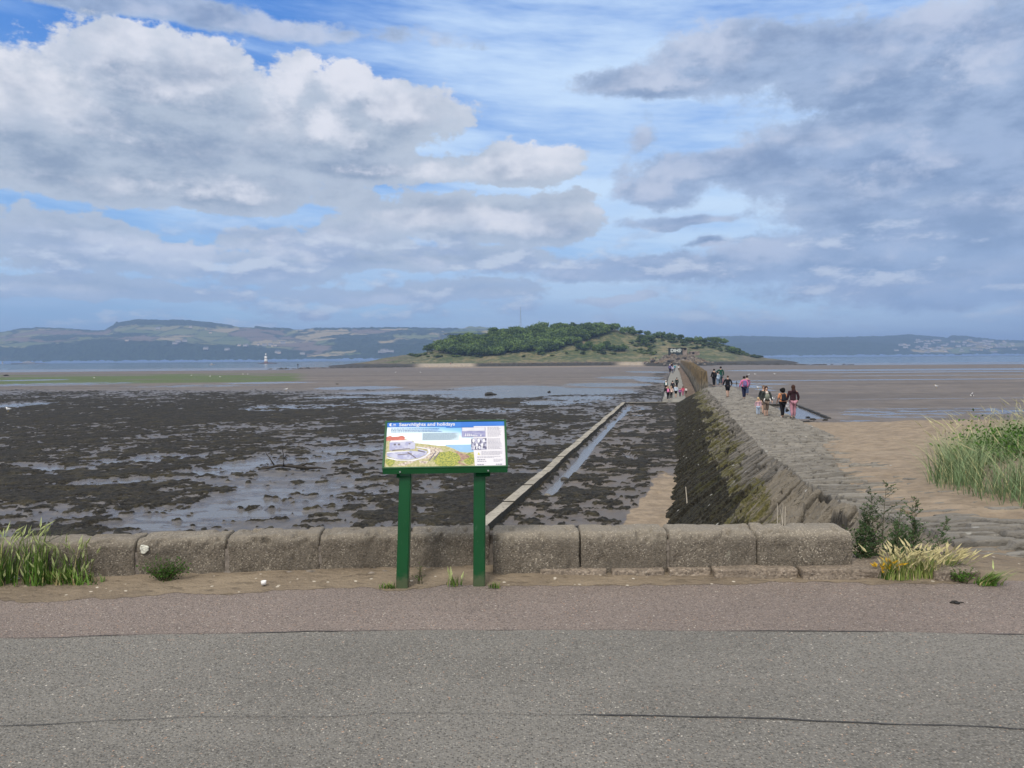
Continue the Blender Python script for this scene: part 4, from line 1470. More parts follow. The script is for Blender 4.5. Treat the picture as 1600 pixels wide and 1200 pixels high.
    def rows(name, u_a, u_b, v_a, v_b, n, mat, th=.5, rag=.15):
        polys = []
        for r in range(n):
            v = v_a + (v_b - v_a) * (r + .25) / n; hh = (v_b - v_a) / n * th
            u = u_a; end = u_b - (u_b - u_a) * rnd.uniform(0, rag) * (2.5 if r == n - 1 else 1)
            while u < end - .004:
                e = min(end, u + rnd.uniform(.008, .022))
                polys.append(rect(u, v, e, v + hh)); u = e + .004
        layer(name, polys, mat, w + .0032)

    ink = print_mat('p_ink', (.20, .20, .30), (.26, .26, .36))
    inkb = print_mat('p_inkblue', (.10, .22, .46), (.13, .26, .5))
    rows('text_lines', .035, .49, .135, .235, 3, inkb, .42)
    rows('text_lines', .308, .605, .25, .41, 7, print_mat('p_inkpale', (.30, .42, .56)), .38)
    for va, vb, n in ((.125, .355, 8), (.39, .64, 9)):
        rows('text_lines', .855, .975, va, vb, n, print_mat('p_inkgrey', (.46, .45, .55)), .36)
    rows('text_lines', .80, .985, .675, .77, 4, print_mat('p_inkgrey', (.46, .45, .55)), .36)
    rows('text_lines', .765, .985, .79, .83, 2, print_mat('p_inkgrey', (.46, .45, .55)), .36)
    layer('warning_mark', [[(.768, .755), (.777, .70), (.79, .755)]], print_mat('p_yellow', (.78, .72, .22)), w + .0032)
    rows('text_lines', .765, .85, .85, .875, 1, ink, .6); rows('text_lines', .765, .86, .89, .91, 1, ink, .5)
    rows('text_lines', .90, .98, .85, .92, 3, print_mat('p_inkgrey', (.46, .45, .55)), .3)
    rows('text_lines', .765, .84, .955, .98, 1, ink, .6); rows('text_lines', .92, .98, .955, .98, 1, ink, .6)


build_board()

# litter on the sand
c = ground(412, 915, 0.01)
mb = MB()
rg = []
for z, r in ((0, .016), (.026, .019)):
    rg.append([mb.bm.verts.new((c.x + r * math.cos(2 * math.pi * k / 16), c.y + r * math.sin(2 * math.pi * k / 16), .018 + z)) for k in range(16)])
inn = [mb.bm.verts.new((c.x + .016 * math.cos(2 * math.pi * k / 16), c.y + .016 * math.sin(2 * math.pi * k / 16), .0435)) for k in range(16)]
bot = [mb.bm.verts.new((c.x + .013 * math.cos(2 * math.pi * k / 16), c.y + .013 * math.sin(2 * math.pi * k / 16), .022)) for k in range(16)]
for a, b in ((rg[0], rg[1]), (rg[1], inn), (inn, bot)):
    for k in range(16): mb.bm.faces.new((a[k], a[(k + 1) % 16], b[(k + 1) % 16], b[k]))
mb.bm.faces.new(rg[0][::-1]); mb.bm.faces.new(bot)
tag(mb.build('paper_cup', plain('white_card', (.80, .80, .80), .5, .05), smooth=True), 'small white cup left on the sand in front of the wall', 'cup')
c = ground(1492, 943, 0.0)
mb = MB()
for k in range(7):
    mb.ball((c.x + random.uniform(-.028, .028), c.y + random.uniform(-.02, .02), .007), random.uniform(.010, .017), (1.5, 1, .55), 1, .4, k)
mb.tube([(c.x + .02, c.y, .008), (c.x + .045, c.y + .01, .006), (c.x + .06, c.y + .005, .004)], .003, 5)
tag(mb.build('seaweed_scrap', M_DARKROCK), 'small black scrap of seaweed on the reddish paving at right', 'seaweed')
c = ground(24, 906, 0.02)
mb = MB(); mb.ball((c.x, c.y, .03), .026, (1.2, .8, .9), 2, .35, 5); mb.ball((c.x + .02, c.y - .01, .05), .014, (1, .8, 1.2), 1, .4, 6)
tag(mb.build('crumpled_paper', plain('white_paper', (.75, .76, .78), .8, .1, 20)), 'crumpled white paper caught at the foot of the left grass', 'litter')

# ------------------------------------------------------------------ island
def leaf_mat(name, dark, light, warm=None):
    m, t, b = newmat(name)
    h = t.attr('hue')
    oi = t.n.new('ShaderNodeObjectInfo').outputs['Random']
    col = t.mix(h, dark, light)
    if warm is not None:
        col = t.mix(t.math('MULTIPLY', t.step(h, .8, 1.0), .8), col, warm)
    col = t.mix(t.step(oi, .55, .0, 0, .5), col, tuple(c * .55 for c in dark))
    col = t.mix(t.step(oi, .55, 1.0, 0, .65), col, tuple(c * 1.15 for c in light))
    t.put(b.inputs['Base Color'], col)
    b.inputs['Roughness'].default_value = .7
    b.inputs['Specular IOR Level'].default_value = .2
    return m


ISL_Y0, ISL_Y1 = 585.0, 760.0
_gx = [430, 450, 500, 540, 570, 600, 630, 660, 680, 700, 740, 780, 820, 860, 900, 930, 960, 1000, 1040, 1080, 1120, 1140, 1160, 1180, 1200, 1230, 1255, 1290, 1320]
_gy = [581, 577.5, 574, 570, 566, 560, 555, 552, 545, 539, 531, 525, 520, 516.5, 515, 514, 515, 522, 526, 531, 535, 541, 550, 556, 560, 564, 568.5, 573, 578]


def isl_top(t):
    px = 800 + t * FPX
    y = np.interp(px, _gx, _gy)
    h = 560.5 - (px - 800) * .00786
    return EYE.z + (h - y) / FPX * ISL_Y1 * .975


def isl_z(X, Y):
    t = X / Y
    px = 800 + t * FPX
    top = isl_top(t)
    # distance of the shore edge from the viewer along each bearing
    y0 = np.interp(px, [430, 540, 700, 1000, 1090, 1180, 1260, 1320], [500, 560, 592, 592, 560, 548, 520, 505]) + (fbm(X * .02, X * 0, 201, 3) - .5) * 22
    q = (Y - y0) / (ISL_Y1 - 22 - y0)
    q = q + (fbm(X * .018, Y * .018, 203, 3) - .5) * .18 * sst(q, 0, .2) * (1 - sst(q, .85, 1))
    prof = np.interp(q, [-.2, 0, .05, .18, .35, .6, .85, 1.0, 1.3], [-.10, 0, .05, .10, .25, .55, .88, 1.0, .9])
    lo = -4.6
    z = lo + (top - lo) * prof
    hl = np.exp(-((px - 1062) / 40) ** 2) * np.exp(-((Y - 545) / 26) ** 2) * 10.5
    z = np.maximum(z, lo - 1 + hl * 1.06)
    rough = fbm(X * .12, Y * .12, 205, 4) - .5
    rockz = sst(q, -.05, .02) * (1 - sst(q, .08, .22)) + (hl > 1.5) * 1.0
    rid = np.abs(fbm(X * .22, Y * .22, 207, 4) - .5) * 2
    z = z + rough * 1.2 * sst(q, .05, .3) + (rid - .25) * np.clip(rockz, 0, 1) * 3.0
    return z, q, np.clip(rockz, 0, 1), hl


def build_island():
    t = np.linspace((415 - 800) / FPX, (1335 - 800) / FPX, 560)
    rows = np.concatenate([np.linspace(470, 640, 130), np.linspace(641.5, 820, 70)])
    Y = rows[:, None] + 0 * t[None, :]; X = Y * t[None, :]
    z, q, rk, hl = isl_z(X, Y)
    q2 = np.clip(q, 0, 1)
    m, tt, b = newmat('island_ground')
    p = tt.pos()
    rock = tt.attr('rock'); grass = tt.attr('grass'); q_ = tt.attr('rise')
    n1 = tt.noise(p, .035, 5.0, .6); n2 = tt.noise(p, .16, 5.0, .65); n3 = tt.noise(p, .8, 4.0, .65)
    g = tt.mix(tt.step(n2, .35, .65), (.040, .062, .018), (.100, .118, .036))
    g = tt.mix(tt.step(tt.math('MULTIPLY_ADD', n1, .6, tt.math('MULTIPLY', n2, .5)), .50, .66), g, (.20, .165, .085))
    g = tt.mix(tt.step(q_, .22, .10, 0, .75)  , g, (.215, .17, .09))
    g = tt.mix(tt.step(n3, .58, .68, 0, .6), g, (.03, .045, .014))
    n5 = tt.noise(p, .33, 5.0, .65)
    g = tt.mix(tt.step(n5, .50, .60, 0, .8), g, tt.mix(n3, (.018, .032, .010), (.06, .085, .026)))
    g = tt.mix(tt.step(n5, .40, .34, 0, .55), g, (.17, .13, .07))
    r = tt.mix(tt.step(n3, .32, .68), (.030, .026, .022), (.20, .165, .125))
    r = tt.mix(tt.step(n2, .52, .66, 0, .7), r, (.24, .165, .10))
    col = tt.mix(rock, g, r)
    tide = tt.step(tt.math('MULTIPLY_ADD', n2, 1.2, tt.sep(p)[2]), -.6, -1.8)
    sandy = tt.attr('beach')
    tc = tt.mix(sandy, tt.mix(n3, (.016, .015, .012), (.055, .05, .038)), tt.mix(n3, (.30, .25, .19), (.38, .32, .25)))
    col = tt.mix(tide, col, tc)
    tt.put(b.inputs['Base Color'], col)
    b.inputs['Roughness'].default_value = .9
    tt.put(b.inputs['Normal'], tt.bump(n3, .7, .5))
    px = 800 + t * FPX
    beach = (sst(px, 640, 665) * (1 - sst(px, 735, 750)) + sst(px, 955, 975) * (1 - sst(px, 1000, 1012)))[None, :] + 0 * Y
    top_r = np.exp(-((px - 935) / 26) ** 2)[None, :] * sst(q2, .75, .9)
    me = arr_mesh('island_terrain', np.stack([X, Y, z], -1).reshape(-1, 3), grid_faces(len(rows), len(t)), m,
                  {'rock': np.clip(rk * 1.2 + (1 - sst(px, 600, 668))[None, :] * sst(fbm(X * .06, Y * .06, 209, 3), .35, .5) * .9 + sst(px, 1140, 1165)[None, :] * .5, 0, 1), 'grass': q2, 'rise': q2 - .0 + 0 * top_r, 'beach': np.clip(beach, 0, 1)})
    tag(link('island_terrain', me), kind='structure')


build_island()


def isl_point(px, py):
    """first point of the island surface seen at that place of the photograph"""
    d = ray(px, py)
    Ys = np.arange(480, 775, 1.0)
    P = np.array([[d.x / d.y * Y, Y, EYE.z + d.z / d.y * Y] for Y in Ys])
    z, q, rk, hl = isl_z(P[:, 0], P[:, 1])
    hit = np.where(z >= P[:, 2])[0]
    if not len(hit): return None
    i = hit[0]
    return Vector((P[i, 0], P[i, 1], z[i]))


def crown_mesh(name, seed, R, H, nclump, nleaf, leaf, mats, trunk=True, squash=.75):
    """tapered trunk with limbs, and a crown of leaf clumps scattered through an uneven volume"""
    rnd = np.random.default_rng(seed)
    V = []; F = []; hue = []; mi = []
    if trunk:
        mb = MB()
        mb.tube([(0, 0, -.8), (.05 * R, 0, H * .25), (0, .06 * R, H * .55)], [.055 * R, .045 * R, .02 * R], 6)
        for k in range(4):
            a = k * 1.6 + seed
            mb.tube([(0, 0, H * (.22 + .06 * k)), (math.cos(a) * R * .35, math.sin(a) * R * .35, H * (.42 + .06 * k)), (math.cos(a) * R * .6, math.sin(a) * R * .6, H * (.5 + .07 * k))], [.03 * R, .02 * R, .008 * R], 5)
        for v in mb.bm.verts: V.append(tuple(v.co)); hue.append(0)
        mb.bm.verts.index_update()
        for f in mb.bm.faces:
            idx = [v.index for v in f.verts]
            if len(idx) == 4: F.append(idx); mi.append(1)
        mb.bm.free()
    for c in range(nclump):
        u = rnd.normal(size=3); u /= np.linalg.norm(u)
        rr = rnd.uniform(.35, .95)
        cz = H * .58 + u[2] * H * .40 * rr
        cc = np.array([u[0] * R * rr, u[1] * R * rr, max(cz, H * .12)])
        cr = R * rnd.uniform(.26, .48)
        ch = rnd.uniform(.1, .9)
        for l in range(nleaf):
            d = rnd.normal(size=3); d /= np.linalg.norm(d)
            if d[2] < -.5: d[2] *= -.5
            p = cc + d * cr * rnd.uniform(.7, 1.05) * np.array([1, 1, squash])
            n = d + rnd.normal(size=3) * .45; n /= np.linalg.norm(n)
            a = np.cross(n, rnd.normal(size=3)); a /= np.linalg.norm(a); b = np.cross(n, a)
            s = leaf * rnd.uniform(.6, 1.3)
            i0 = len(V)
            for (x, y) in ((-1, -.2), (-.1, -.8), (1, .1), (.2, .8)):
                V.append(tuple(p + a * x * s + b * y * s))
                hue.append(np.clip(ch + rnd.uniform(-.2, .2), 0, 1))
            F.append([i0, i0 + 1, i0 + 2, i0 + 3]); mi.append(0)
    return arr_mesh(name, V, np.array(F), mats, {'hue': hue}, smooth=False, mi=mi)


M_BARK = plain('bark', (.06, .048, .035), .9, .4, 3)
M_TREE = leaf_mat('tree_leaves', (.030, .062, .016), (.13, .20, .050), (.17, .215, .065))
M_SCRUB = leaf_mat('scrub_leaves', (.026, .048, .012), (.105, .145, .036))
TREES = [crown_mesh('broadleaf_tree', 400 + k, 5.0 + .35 * k, 7.2 + .35 * k, 42, 30, .60, [M_TREE, M_BARK]) for k in range(4)]
BUSHES = [crown_mesh('bush', 420 + k, 2.6, 3.0, 16, 22, .45, [M_SCRUB, M_BARK], squash=.6) for k in range(3)]


def scatter_island():
    rnd = random.Random(3)
    wood_low = [(678, 548), (690, 553), (720, 556), (760, 557), (790, 554), (830, 551), (860, 550), (885, 543), (905, 536), (930, 528), (950, 521), (962, 518)]
    n = 0
    spots = []
    tries = 0
    while n < 215 and tries < 9000:
        tries += 1
        px = rnd.uniform(672, 962)
        top = float(np.interp(px, _gx, _gy)) + 1.5
        low = float(np.interp(px, [a for a, _ in wood_low], [b for _, b in wood_low]))
        if 905 < px < 962 and rnd.random() < .0: continue
        if low <= top: continue
        py = rnd.uniform(top, low)
        if any((px - a) ** 2 / 36 + (py - b) ** 2 / 6.2 < 1 for a, b in spots): continue
        spots.append((px, py)); n += 1
    extra = [(905, 546), (912, 548), (920, 545), (930, 547), (938, 549), (946, 546), (955, 548), (963, 550), (972, 549), (948, 541), (1003, 535), (1010, 533), (1016, 534), (1008, 540),
             (1026, 528), (1034, 527), (1040, 529), (1047, 531), (1054, 530), (1074, 535), (1078, 534), (1108, 534), (1115, 535), (1122, 537), (1130, 538), (1143, 551), (1147, 552), (975, 522), (990, 524), (1000, 523), (1012, 526),
             (634, 554), (668, 551), (674, 547), (690, 542), (985, 521), (1064, 531), (1090, 536), (1100, 536), (868, 548), (845, 553)]
    for px, py in spots + extra:
        p = isl_point(px, py)
        if p is None: continue
        o = link('broadleaf_tree', rnd.choice(TREES), None, p + Vector((0, 0, -.3)))
        k = rnd.uniform(.75, 1.2) * (.7 if (px, py) in extra else 1)
        o.scale = (k * rnd.uniform(.9, 1.15), k, k * rnd.uniform(.9, 1.15))
        o.rotation_euler = (0, 0, rnd.uniform(0, 6.3))
        tag(o, 'dark rounded broadleaf tree of the wood on the island', 'tree', 'trees of the wood on the island')
    nb = 0
    tries = 0
    while nb < 165 and tries < 4000:
        tries += 1
        px = rnd.uniform(640, 1185)
        top = float(np.interp(px, _gx, _gy)) + 1
        low = float(np.interp(px, [640, 760, 900, 1000, 1100, 1185], [558, 561, 557, 557, 545, 560]))
        py = rnd.uniform(top, low)
        wl = float(np.interp(px, [a for a, _ in wood_low], [b for _, b in wood_low]))
        if px < 940 and py < wl - 2: continue
        if 880 < px < 1000 and 520 < py < 537 and rnd.random() < .75: continue
        if 1030 < px < 1085 and py > 541: continue
        if rnd.random() > .25 + .75 * (px > 985): continue
        p = isl_point(px, py)
        if p is None: continue
        o = link('bush', rnd.choice(BUSHES), None, p + Vector((0, 0, -.3)))
        k = rnd.uniform(.5, 1.15)
        o.scale = (k * rnd.uniform(1.0, 1.9), k, k * rnd.uniform(.6, 1.0))
        o.rotation_euler = (0, 0, rnd.uniform(0, 6.3))
        tag(o, 'low green bush among the grass on the island slope', 'bush', 'bushes on the island slope')
        nb += 1


scatter_island()


def build_bunker():
    p = at(1056.5, 553, 534)
    root = empty('bunker', (p.x, p.y, p.z - .6))
    tag(root, 'dark concrete bunker with white graffiti letters on the island rocks', 'bunker')
    s = 534 / FPX
    k = 20 * s
    dk = plain('bunker_dark', (.022, .030, .028), .8, .4, .6)
    cc = plain('bunker_concrete', (.24, .195, .16), .9, .35, .5)
    mb = MB(); mb.box(0, 2.5, 2.0, k, 5, 5.2, bevel=.08); mb.build('wall', dk, root)
    mb = MB(); mb.box(0, 2.4, 4.7, k + .5, 5.6, .35, bevel=.06); mb.build('roof', plain('bunker_roof', (.05, .055, .05), .9, .3, .5), root)
    mb = MB(); mb.box(k / 2 + 1.7, 2.0, 1.6, 3.2, 4, 4.4, bevel=.1); mb.box(k / 2 + 3.0, 1.6, 3.9, .7, .8, 1.4, bevel=.05); mb.build('side_block', cc, root)
    mb = MB(); mb.box(k / 2 + 1.7, -.02, 3.9, 1.7, .1, 1.5); mb.box(k / 2 + 1.7, 1.4, 4.2, 2.2, 2.6, 1.3); mb.build('opening', plain('black_void', (.006, .006, .006), .9, .1), root)
    Mt = Matrix.Translation((-k / 2 + .65, -.03, 2.85)) @ Matrix.Rotation(math.radians(90), 4, 'X')
    text_mesh('DIHS', 3.4, plain('white_paint', (.68, .74, .70), .7, .15, 1), 'graffiti', root, Mt, .02, width=k * .78, bold=.09)
    mb = MB(); mb.box(k * .36, -.04, 3.6, .8, .05, .22); mb.box(k * .42, -.04, 3.2, .22, .05, .7); mb.build('graffiti', MATS['white_paint'], root)
    p2 = at(1086, 553, 536)
    root = empty('bunker', (p2.x, p2.y, p2.z - .4))
    tag(root, 'low grey concrete bunker with a black opening right of the graffiti', 'bunker')
    mb = MB(); mb.box(0, 2, .6, 6.4, 4, 2.6, bevel=.1); mb.build('wall', cc, root)
    mb = MB(); mb.box(0, 2, 2.1, 7.2, 4.6, .5, bevel=.08); mb.build('roof', plain('bunker_slab', (.30, .26, .21), .9, .3, .5), root)
    mb = MB(); mb.box(-1.2, -.02, .9, 1.5, .1, 1.2); mb.build('opening', MATS['black_void'], root)


build_bunker()

# rocks of the headland and the shore
def shore_rocks():
    rnd = random.Random(11)
    mats = [plain('isl_rock_dark', (.055, .047, .040), .9, .5, .6), plain('isl_rock_brown', (.17, .125, .085), .9, .45, .6), plain('isl_rock_pale', (.23, .20, .165), .9, .4, .6)]
    ms = []
    for k in range(6):
        mb = MB(); mb.ball((0, 0, 0), 1.0, (1, .8, .65), 2, .3, k)
        for v in mb.bm.verts:
            v.co.x = v.co.x * .5 + round(v.co.x * 3) / 6
        o = mb.build('shore_rock', mats[k % 3]); ms.append(o.data); bpy.data.objects.remove(o)
    for i in range(70):
        px = rnd.uniform(1006, 1125) if i < 54 else rnd.choice([rnd.uniform(560, 660), rnd.uniform(745, 960)])
        f = math.exp(-((px - 1062) / 40) ** 2)
        py = rnd.uniform(566 - 14 * f, 570) if i < 54 else rnd.uniform(563, 569)
        p = isl_point(px, py)
        if p is None: continue
        k = rnd.uniform(.5, 1.7) if i < 54 else rnd.uniform(.4, .9)
        o = link('shore_rock', rnd.choice(ms), None, p)
        o.scale = (k * rnd.uniform(.8, 1.5), k, k * rnd.uniform(.7, 1.2)); o.rotation_euler = (0, 0, rnd.uniform(0, 6))
        tag(o, 'jagged brown rock on the rocky shore of the island', 'rock', 'rocks along the island shore')


shore_rocks()


# ------------------------------------------------------------------ far coast
def hills_mat(name, town=0.0):
    m, t, b = newmat(name)
    p = t.pos()
    wood = t.attr('wood')
    c = t.voro(t.vm('MULTIPLY', p, (1, 1, 2.0)), .0055, 'F1', 'Color')
    cr = t.sep(c)
    n = t.noise(p, .02, 5.0, .65)
    n2 = t.noise(p, .09, 4.0, .65)
    f = t.mix(cr[0], (.10, .135, .045), (.21, .205, .085))
    f = t.mix(t.step(cr[1], .72, .78), f, (.30, .245, .13))
    f = t.mix(t.step(cr[1], .25, .2), f, (.16, .12, .085))
    hedge = t.step(t.voro(t.vm('MULTIPLY', p, (1, 1, 2.0)), .0055, 'DISTANCE_TO_EDGE', 'Distance'), .07, .03)
    f = t.mix(t.math('MULTIPLY', hedge, t.step(n, .4, .55)), f, (.02, .035, .014))
    w = t.mix(t.step(n2, .35, .65), (.009, .018, .008), (.036, .055, .020))
    col = t.mix(t.step(t.math('MULTIPLY_ADD', t.math('SUBTRACT', n, .5), .5, wood), .42, .55), f, w)
    t.put(b.inputs['Base Color'], col)
    b.inputs['Roughness'].default_value = .95
    b.inputs['Specular IOR Level'].default_value = .1
    return m


M_HILL = hills_mat('far_hills')


def hill_range(name, x0, x1, layers, seed, wood_fn, ncol=900, per=26):
    """layers: [(distance, [(px, py skyline of this rise), ...]), ...] from the shore to the ridge"""
    px = np.linspace(x0, x1, ncol)
    t = (px - 800) / FPX
    hor = 560.5 - (px - 800) * .00786
    Ys = []; Zs = []
    for d, prof in layers:
        y = np.interp(px, [a for a, _ in prof], [b for _, b in prof])
        Ys.append(np.full(ncol, float(d))); Zs.append(EYE.z + (hor - y) / FPX * d)
    rowsY = []; rowsZ = []; lay = []
    for i in range(len(layers) - 1):
        for k in range(per):
            f = k / per
            rowsY.append(Ys[i] * (1 - f) + Ys[i + 1] * f)
            e = f * f * (3 - 2 * f) * .5 + f * .5
            rowsZ.append(Zs[i] * (1 - e) + Zs[i + 1] * e); lay.append(i + f)
    for k in range(8):
        rowsY.append(Ys[-1] + k * 60); rowsZ.append(Zs[-1] - k * 9); lay.append(len(layers) - 1 + k * .01)
    Y = np.array(rowsY); Z = np.array(rowsZ); T = t[None, :] + 0 * Y; PX = px[None, :] + 0 * Y
    LY = np.array(lay)[:, None] + 0 * Y
    X = T * Y
    Z = Z + (fbm(X * .004, Y * .004, seed, 4) - .5) * 22 * sst(LY, .1, .8) * (1 - sst(LY, len(layers) - 1.4, len(layers) - 1))
    wood = np.clip(wood_fn(PX, LY, X, Y), 0, 1)
    wm = sst(wood + (fbm(X * .02, Y * .02, seed + 3, 4) - .5) * .5, .42, .55)
    Z = Z + wm * (3 + 11 * fbm(X * .05, Y * .05, seed + 5, 3))
    me = arr_mesh(name, np.stack([X, Y, Z], -1).reshape(-1, 3), grid_faces(len(rowsY), ncol), M_HILL, {'wood': wood})
    return tag(link(name, me), kind='structure'), (px, Y, Z)


def wood_left(PX, L, X, Y):
    n = fbm(X * .0035, Y * .006, 501, 3)
    w = (n - .5) * 1.5 + .30
    w = w + .75 * (1 - sst(L, .85, 1.15)) * sst(PX, -200, 40)            # shore woods
    w = w - .9 * (1 - sst(L, .9, 1.1)) * sst(PX, 470, 490) * (1 - sst(PX, 560, 590)) * sst(L, .3, .5)
    w = w + .9 * sst(L, 2.55, 2.8) * sst(PX, 168, 185) * (1 - sst(PX, 330, 345))
    w = w + .75 * sst(L, 2.8, 2.9) * (sst(PX, 490, 510) * (1 - sst(PX, 690, 720)) + sst(PX, 398, 402) * (1 - sst(PX, 432, 440)) + sst(PX, 18, 28) * (1 - sst(PX, 140, 150)))
    w = w + .5 * sst(PX, 500, 560) * (1 - sst(L, 2.2, 2.6))
    return w


left_layers = [
    (3450, [(-400, 568), (0, 567.5), (400, 564.5), (800, 560.5)]),
    (3560, [(-400, 548), (0, 541), (60, 540), (130, 537), (170, 533), (260, 536), (330, 543), (420, 548), (480, 553), (540, 549), (600, 544), (680, 540), (800, 540)]),
    (3950, [(-400, 540), (0, 531), (120, 527), (200, 527), (300, 527), (400, 534), (470, 536), (520, 529), (600, 527), (680, 527), (800, 530)]),
    (4400, [(-400, 528), (0, 519), (25, 517), (60, 514), (100, 515), (150, 519), (165, 518), (185, 506), (215, 502), (260, 502), (300, 503), (330, 506), (370, 511), (400, 512), (440, 515), (480, 515), (530, 515), (580, 514), (640, 514), (700, 515), (740, 512), (770, 514), (800, 520), (860, 530)]),
]
_, HL = hill_range('hills', -420, 880, left_layers, 511, wood_left)


def wood_right(PX, L, X, Y):
    n = fbm(X * .003, Y * .006, 601, 3)
    w = (n - .5) * 1.6 + .50
    w = w + .7 * (1 - sst(PX, 1400, 1450)) * (1 - sst(L, 1.7, 2.1))
    w = w - .35 * sst(L, 1.85, 1.98) * (1 - sst(PX, 1395, 1410))
    w = w + .5 * sst(L, 1.9, 2.0) * (sst(PX, 1400, 1410) * (1 - sst(PX, 1450, 1456)) + sst(PX, 1482, 1486) * (1 - sst(PX, 1540, 1545)))
    return w


right_layers = [
    (4200, [(1000, 560), (1280, 557), (1600, 554.8), (2000, 551)]),
    (4420, [(1000, 548), (1140, 540), (1200, 537), (1300, 536), (1380, 538), (1430, 545), (1500, 545), (1600, 544), (2000, 540)]),
    (5200, [(1000, 538), (1130, 526.5), (1200, 527.5), (1280, 530), (1310, 528.5), (1370, 527), (1400, 526), (1418, 524), (1455, 527), (1480, 530), (1486, 526), (1510, 527), (1540, 531), (1600, 533), (1700, 530), (2000, 528)]),
]
_, HR = hill_range('hills', 960, 2020, right_layers, 611, wood_right, 760)


# houses of the far villages
def house_mesh(name, w, d, h, mats):
    mb = MB()
    vs = [(-w, -d, 0), (w, -d, 0), (w, d, 0), (-w, d, 0), (-w, -d, h), (w, -d, h), (w, d, h), (-w, d, h), (-w, 0, h * 1.6), (w, 0, h * 1.6)]
    fs = [(0, 1, 5, 4), (1, 2, 6, 5), (2, 3, 7, 6), (3, 0, 4, 7), (4, 7, 8), (5, 9, 6), (4, 5, 9, 8), (7, 8, 9, 6)]
    B = [mb.bm.verts.new(v) for v in vs]
    F = [mb.bm.faces.new([B[i] for i in f]) for f in fs]
    F[6].material_index = F[7].material_index = 1
    mb.box(w * .6, 0, h * 1.65, .8, .8, 2.2)
    o = mb.build(name, mats)
    me = o.data
    bpy.data.objects.remove(o)
    return me


M_WHITE = plain('house_white', (.40, .39, .38), .8, .08, .1)
M_CREAM = plain('house_cream', (.60, .50, .38), .8, .08, .1)
M_SLATE = plain('house_slate', (.13, .125, .13), .8, .2, .1)
HOUSES = [house_mesh('house', 11, 6, 8, [M_WHITE, M_SLATE]), house_mesh('house', 7, 5, 7, [M_CREAM, M_SLATE]), house_mesh('house', 18, 7, 7, [M_WHITE, M_SLATE])]


def hill_point(H, px, py):
    pxs, Y, Z = H
    c = int(np.argmin(np.abs(pxs - px)))
    hor = 560.5 - (px - 800) * .00786
    yy = hor - (Z[:, c] - EYE.z) / Y[:, c] * FPX
    i = np.where(yy <= py)[0]
    if not len(i): return None
    i = i[0]
    return Vector((float((pxs[c] - 800) / FPX * Y[i, c]), float(Y[i, c]) - 4, float(Z[i, c]) - 1))


def far_houses():
    rnd = random.Random(21)
    left = [(250, 515), (300, 514), (330, 522), (200, 533), (280, 535), (290, 535.5), (275, 539), (405, 540), (415, 541), (424, 540.5), (440, 536), (443, 537), (432, 541), (428, 542), (357, 548), (323, 546), (375, 541), (385, 541), (473, 554), (600, 550), (604, 551), (610, 550.5), (598, 552), (435, 552), (438, 552.5)]
    for px, py in left:
        p = hill_point(HL, px, py)
        if p is None: continue
        o = link('house', rnd.choice(HOUSES[:2] if px < 590 else HOUSES), None, p)
        o.rotation_euler = (0, 0, rnd.uniform(-.5, .5))
        tag(o, 'tiny pale house among fields and trees on the far left hills', 'house', 'houses on the far left hills')
    n = 0
    while n < 85:
        px = rnd.uniform(1400, 1598)
        py = rnd.choice([rnd.gauss(535, 1.6), rnd.gauss(541, 2), rnd.gauss(547, 1.6), rnd.uniform(532, 551)])
        if py < 532 + (px < 1430) * 4 or py > 552: continue
        p = hill_point(HR, px, py)
        if p is None: continue
        o = link('house', rnd.choice(HOUSES), None, p)
        k = rnd.uniform(.6, 1.1); o.scale = (k * rnd.uniform(.7, 1.3), k, k)
        o.rotation_euler = (0, 0, rnd.uniform(-.5, .5))
        tag(o, 'tiny pale house of the town on the far right shore', 'house', 'houses of the town on the far right shore')
        n += 1


far_houses()


# ------------------------------------------------------------------ lighthouse, mast, islet
def build_lighthouse():
    d = 1500.0
    p = at(415.5, 567.0, d)
    k = d / FPX
    root = empty('lighthouse', (p.x, d, SEA_Z))
    tag(root, 'small white lighthouse standing on a low rock in the water', 'lighthouse')
    mb = MB(); mb.ball((3.5, 2, 0), 1.0, (20, 9, 2.3), 3, .12, 4); mb.build('rock', plain('skerry', (.06, .05, .045), .9, .4, .2), root)
    n = 16

    def ringed(prof):
        mb = MB()
        rg = [[mb.bm.verts.new((r * math.cos(2 * math.pi * q / n), r * math.sin(2 * math.pi * q / n), z)) for q in range(n)] for r, z in prof]
        for a, b in zip(rg, rg[1:]):
            for q in range(n): mb.bm.faces.new((a[q], a[(q + 1) % n], b[(q + 1) % n], b[q]))
        mb.bm.faces.new(rg[0][::-1]); mb.bm.faces.new(rg[-1])
        return mb
    wh = plain('lighthouse_white', (.80, .80, .78), .6, .05, .3)
    ringed([(3.9, 1.0), (3.4, 4.2)]).build('plinth', plain('lighthouse_plinth', (.22, .12, .10), .8, .3, .3), root)
    ringed([(3.3, 4.2), (3.1, 6.0), (2.6, 11.0), (2.4, 15.6)]).build('tower', wh, root, smooth=True)
    ringed([(2.75, 10.1), (2.75, 11.0)]).build('band', plain('lighthouse_band', (.14, .09, .09), .8, .2, .3), root)
    ringed([(3.0, 15.6), (3.0, 16.2)]).build('gallery', plain('lighthouse_dark', (.05, .06, .07), .6, .2, .3), root)
    ringed([(1.4, 16.2), (1.4, 18.6)]).build('lantern', plain('lantern_glass', (.5, .55, .58), .2, .1, .3), root)
    ringed([(1.8, 18.6), (1.0, 19.6), (.1, 20.2)]).build('dome', wh, root)


build_lighthouse()


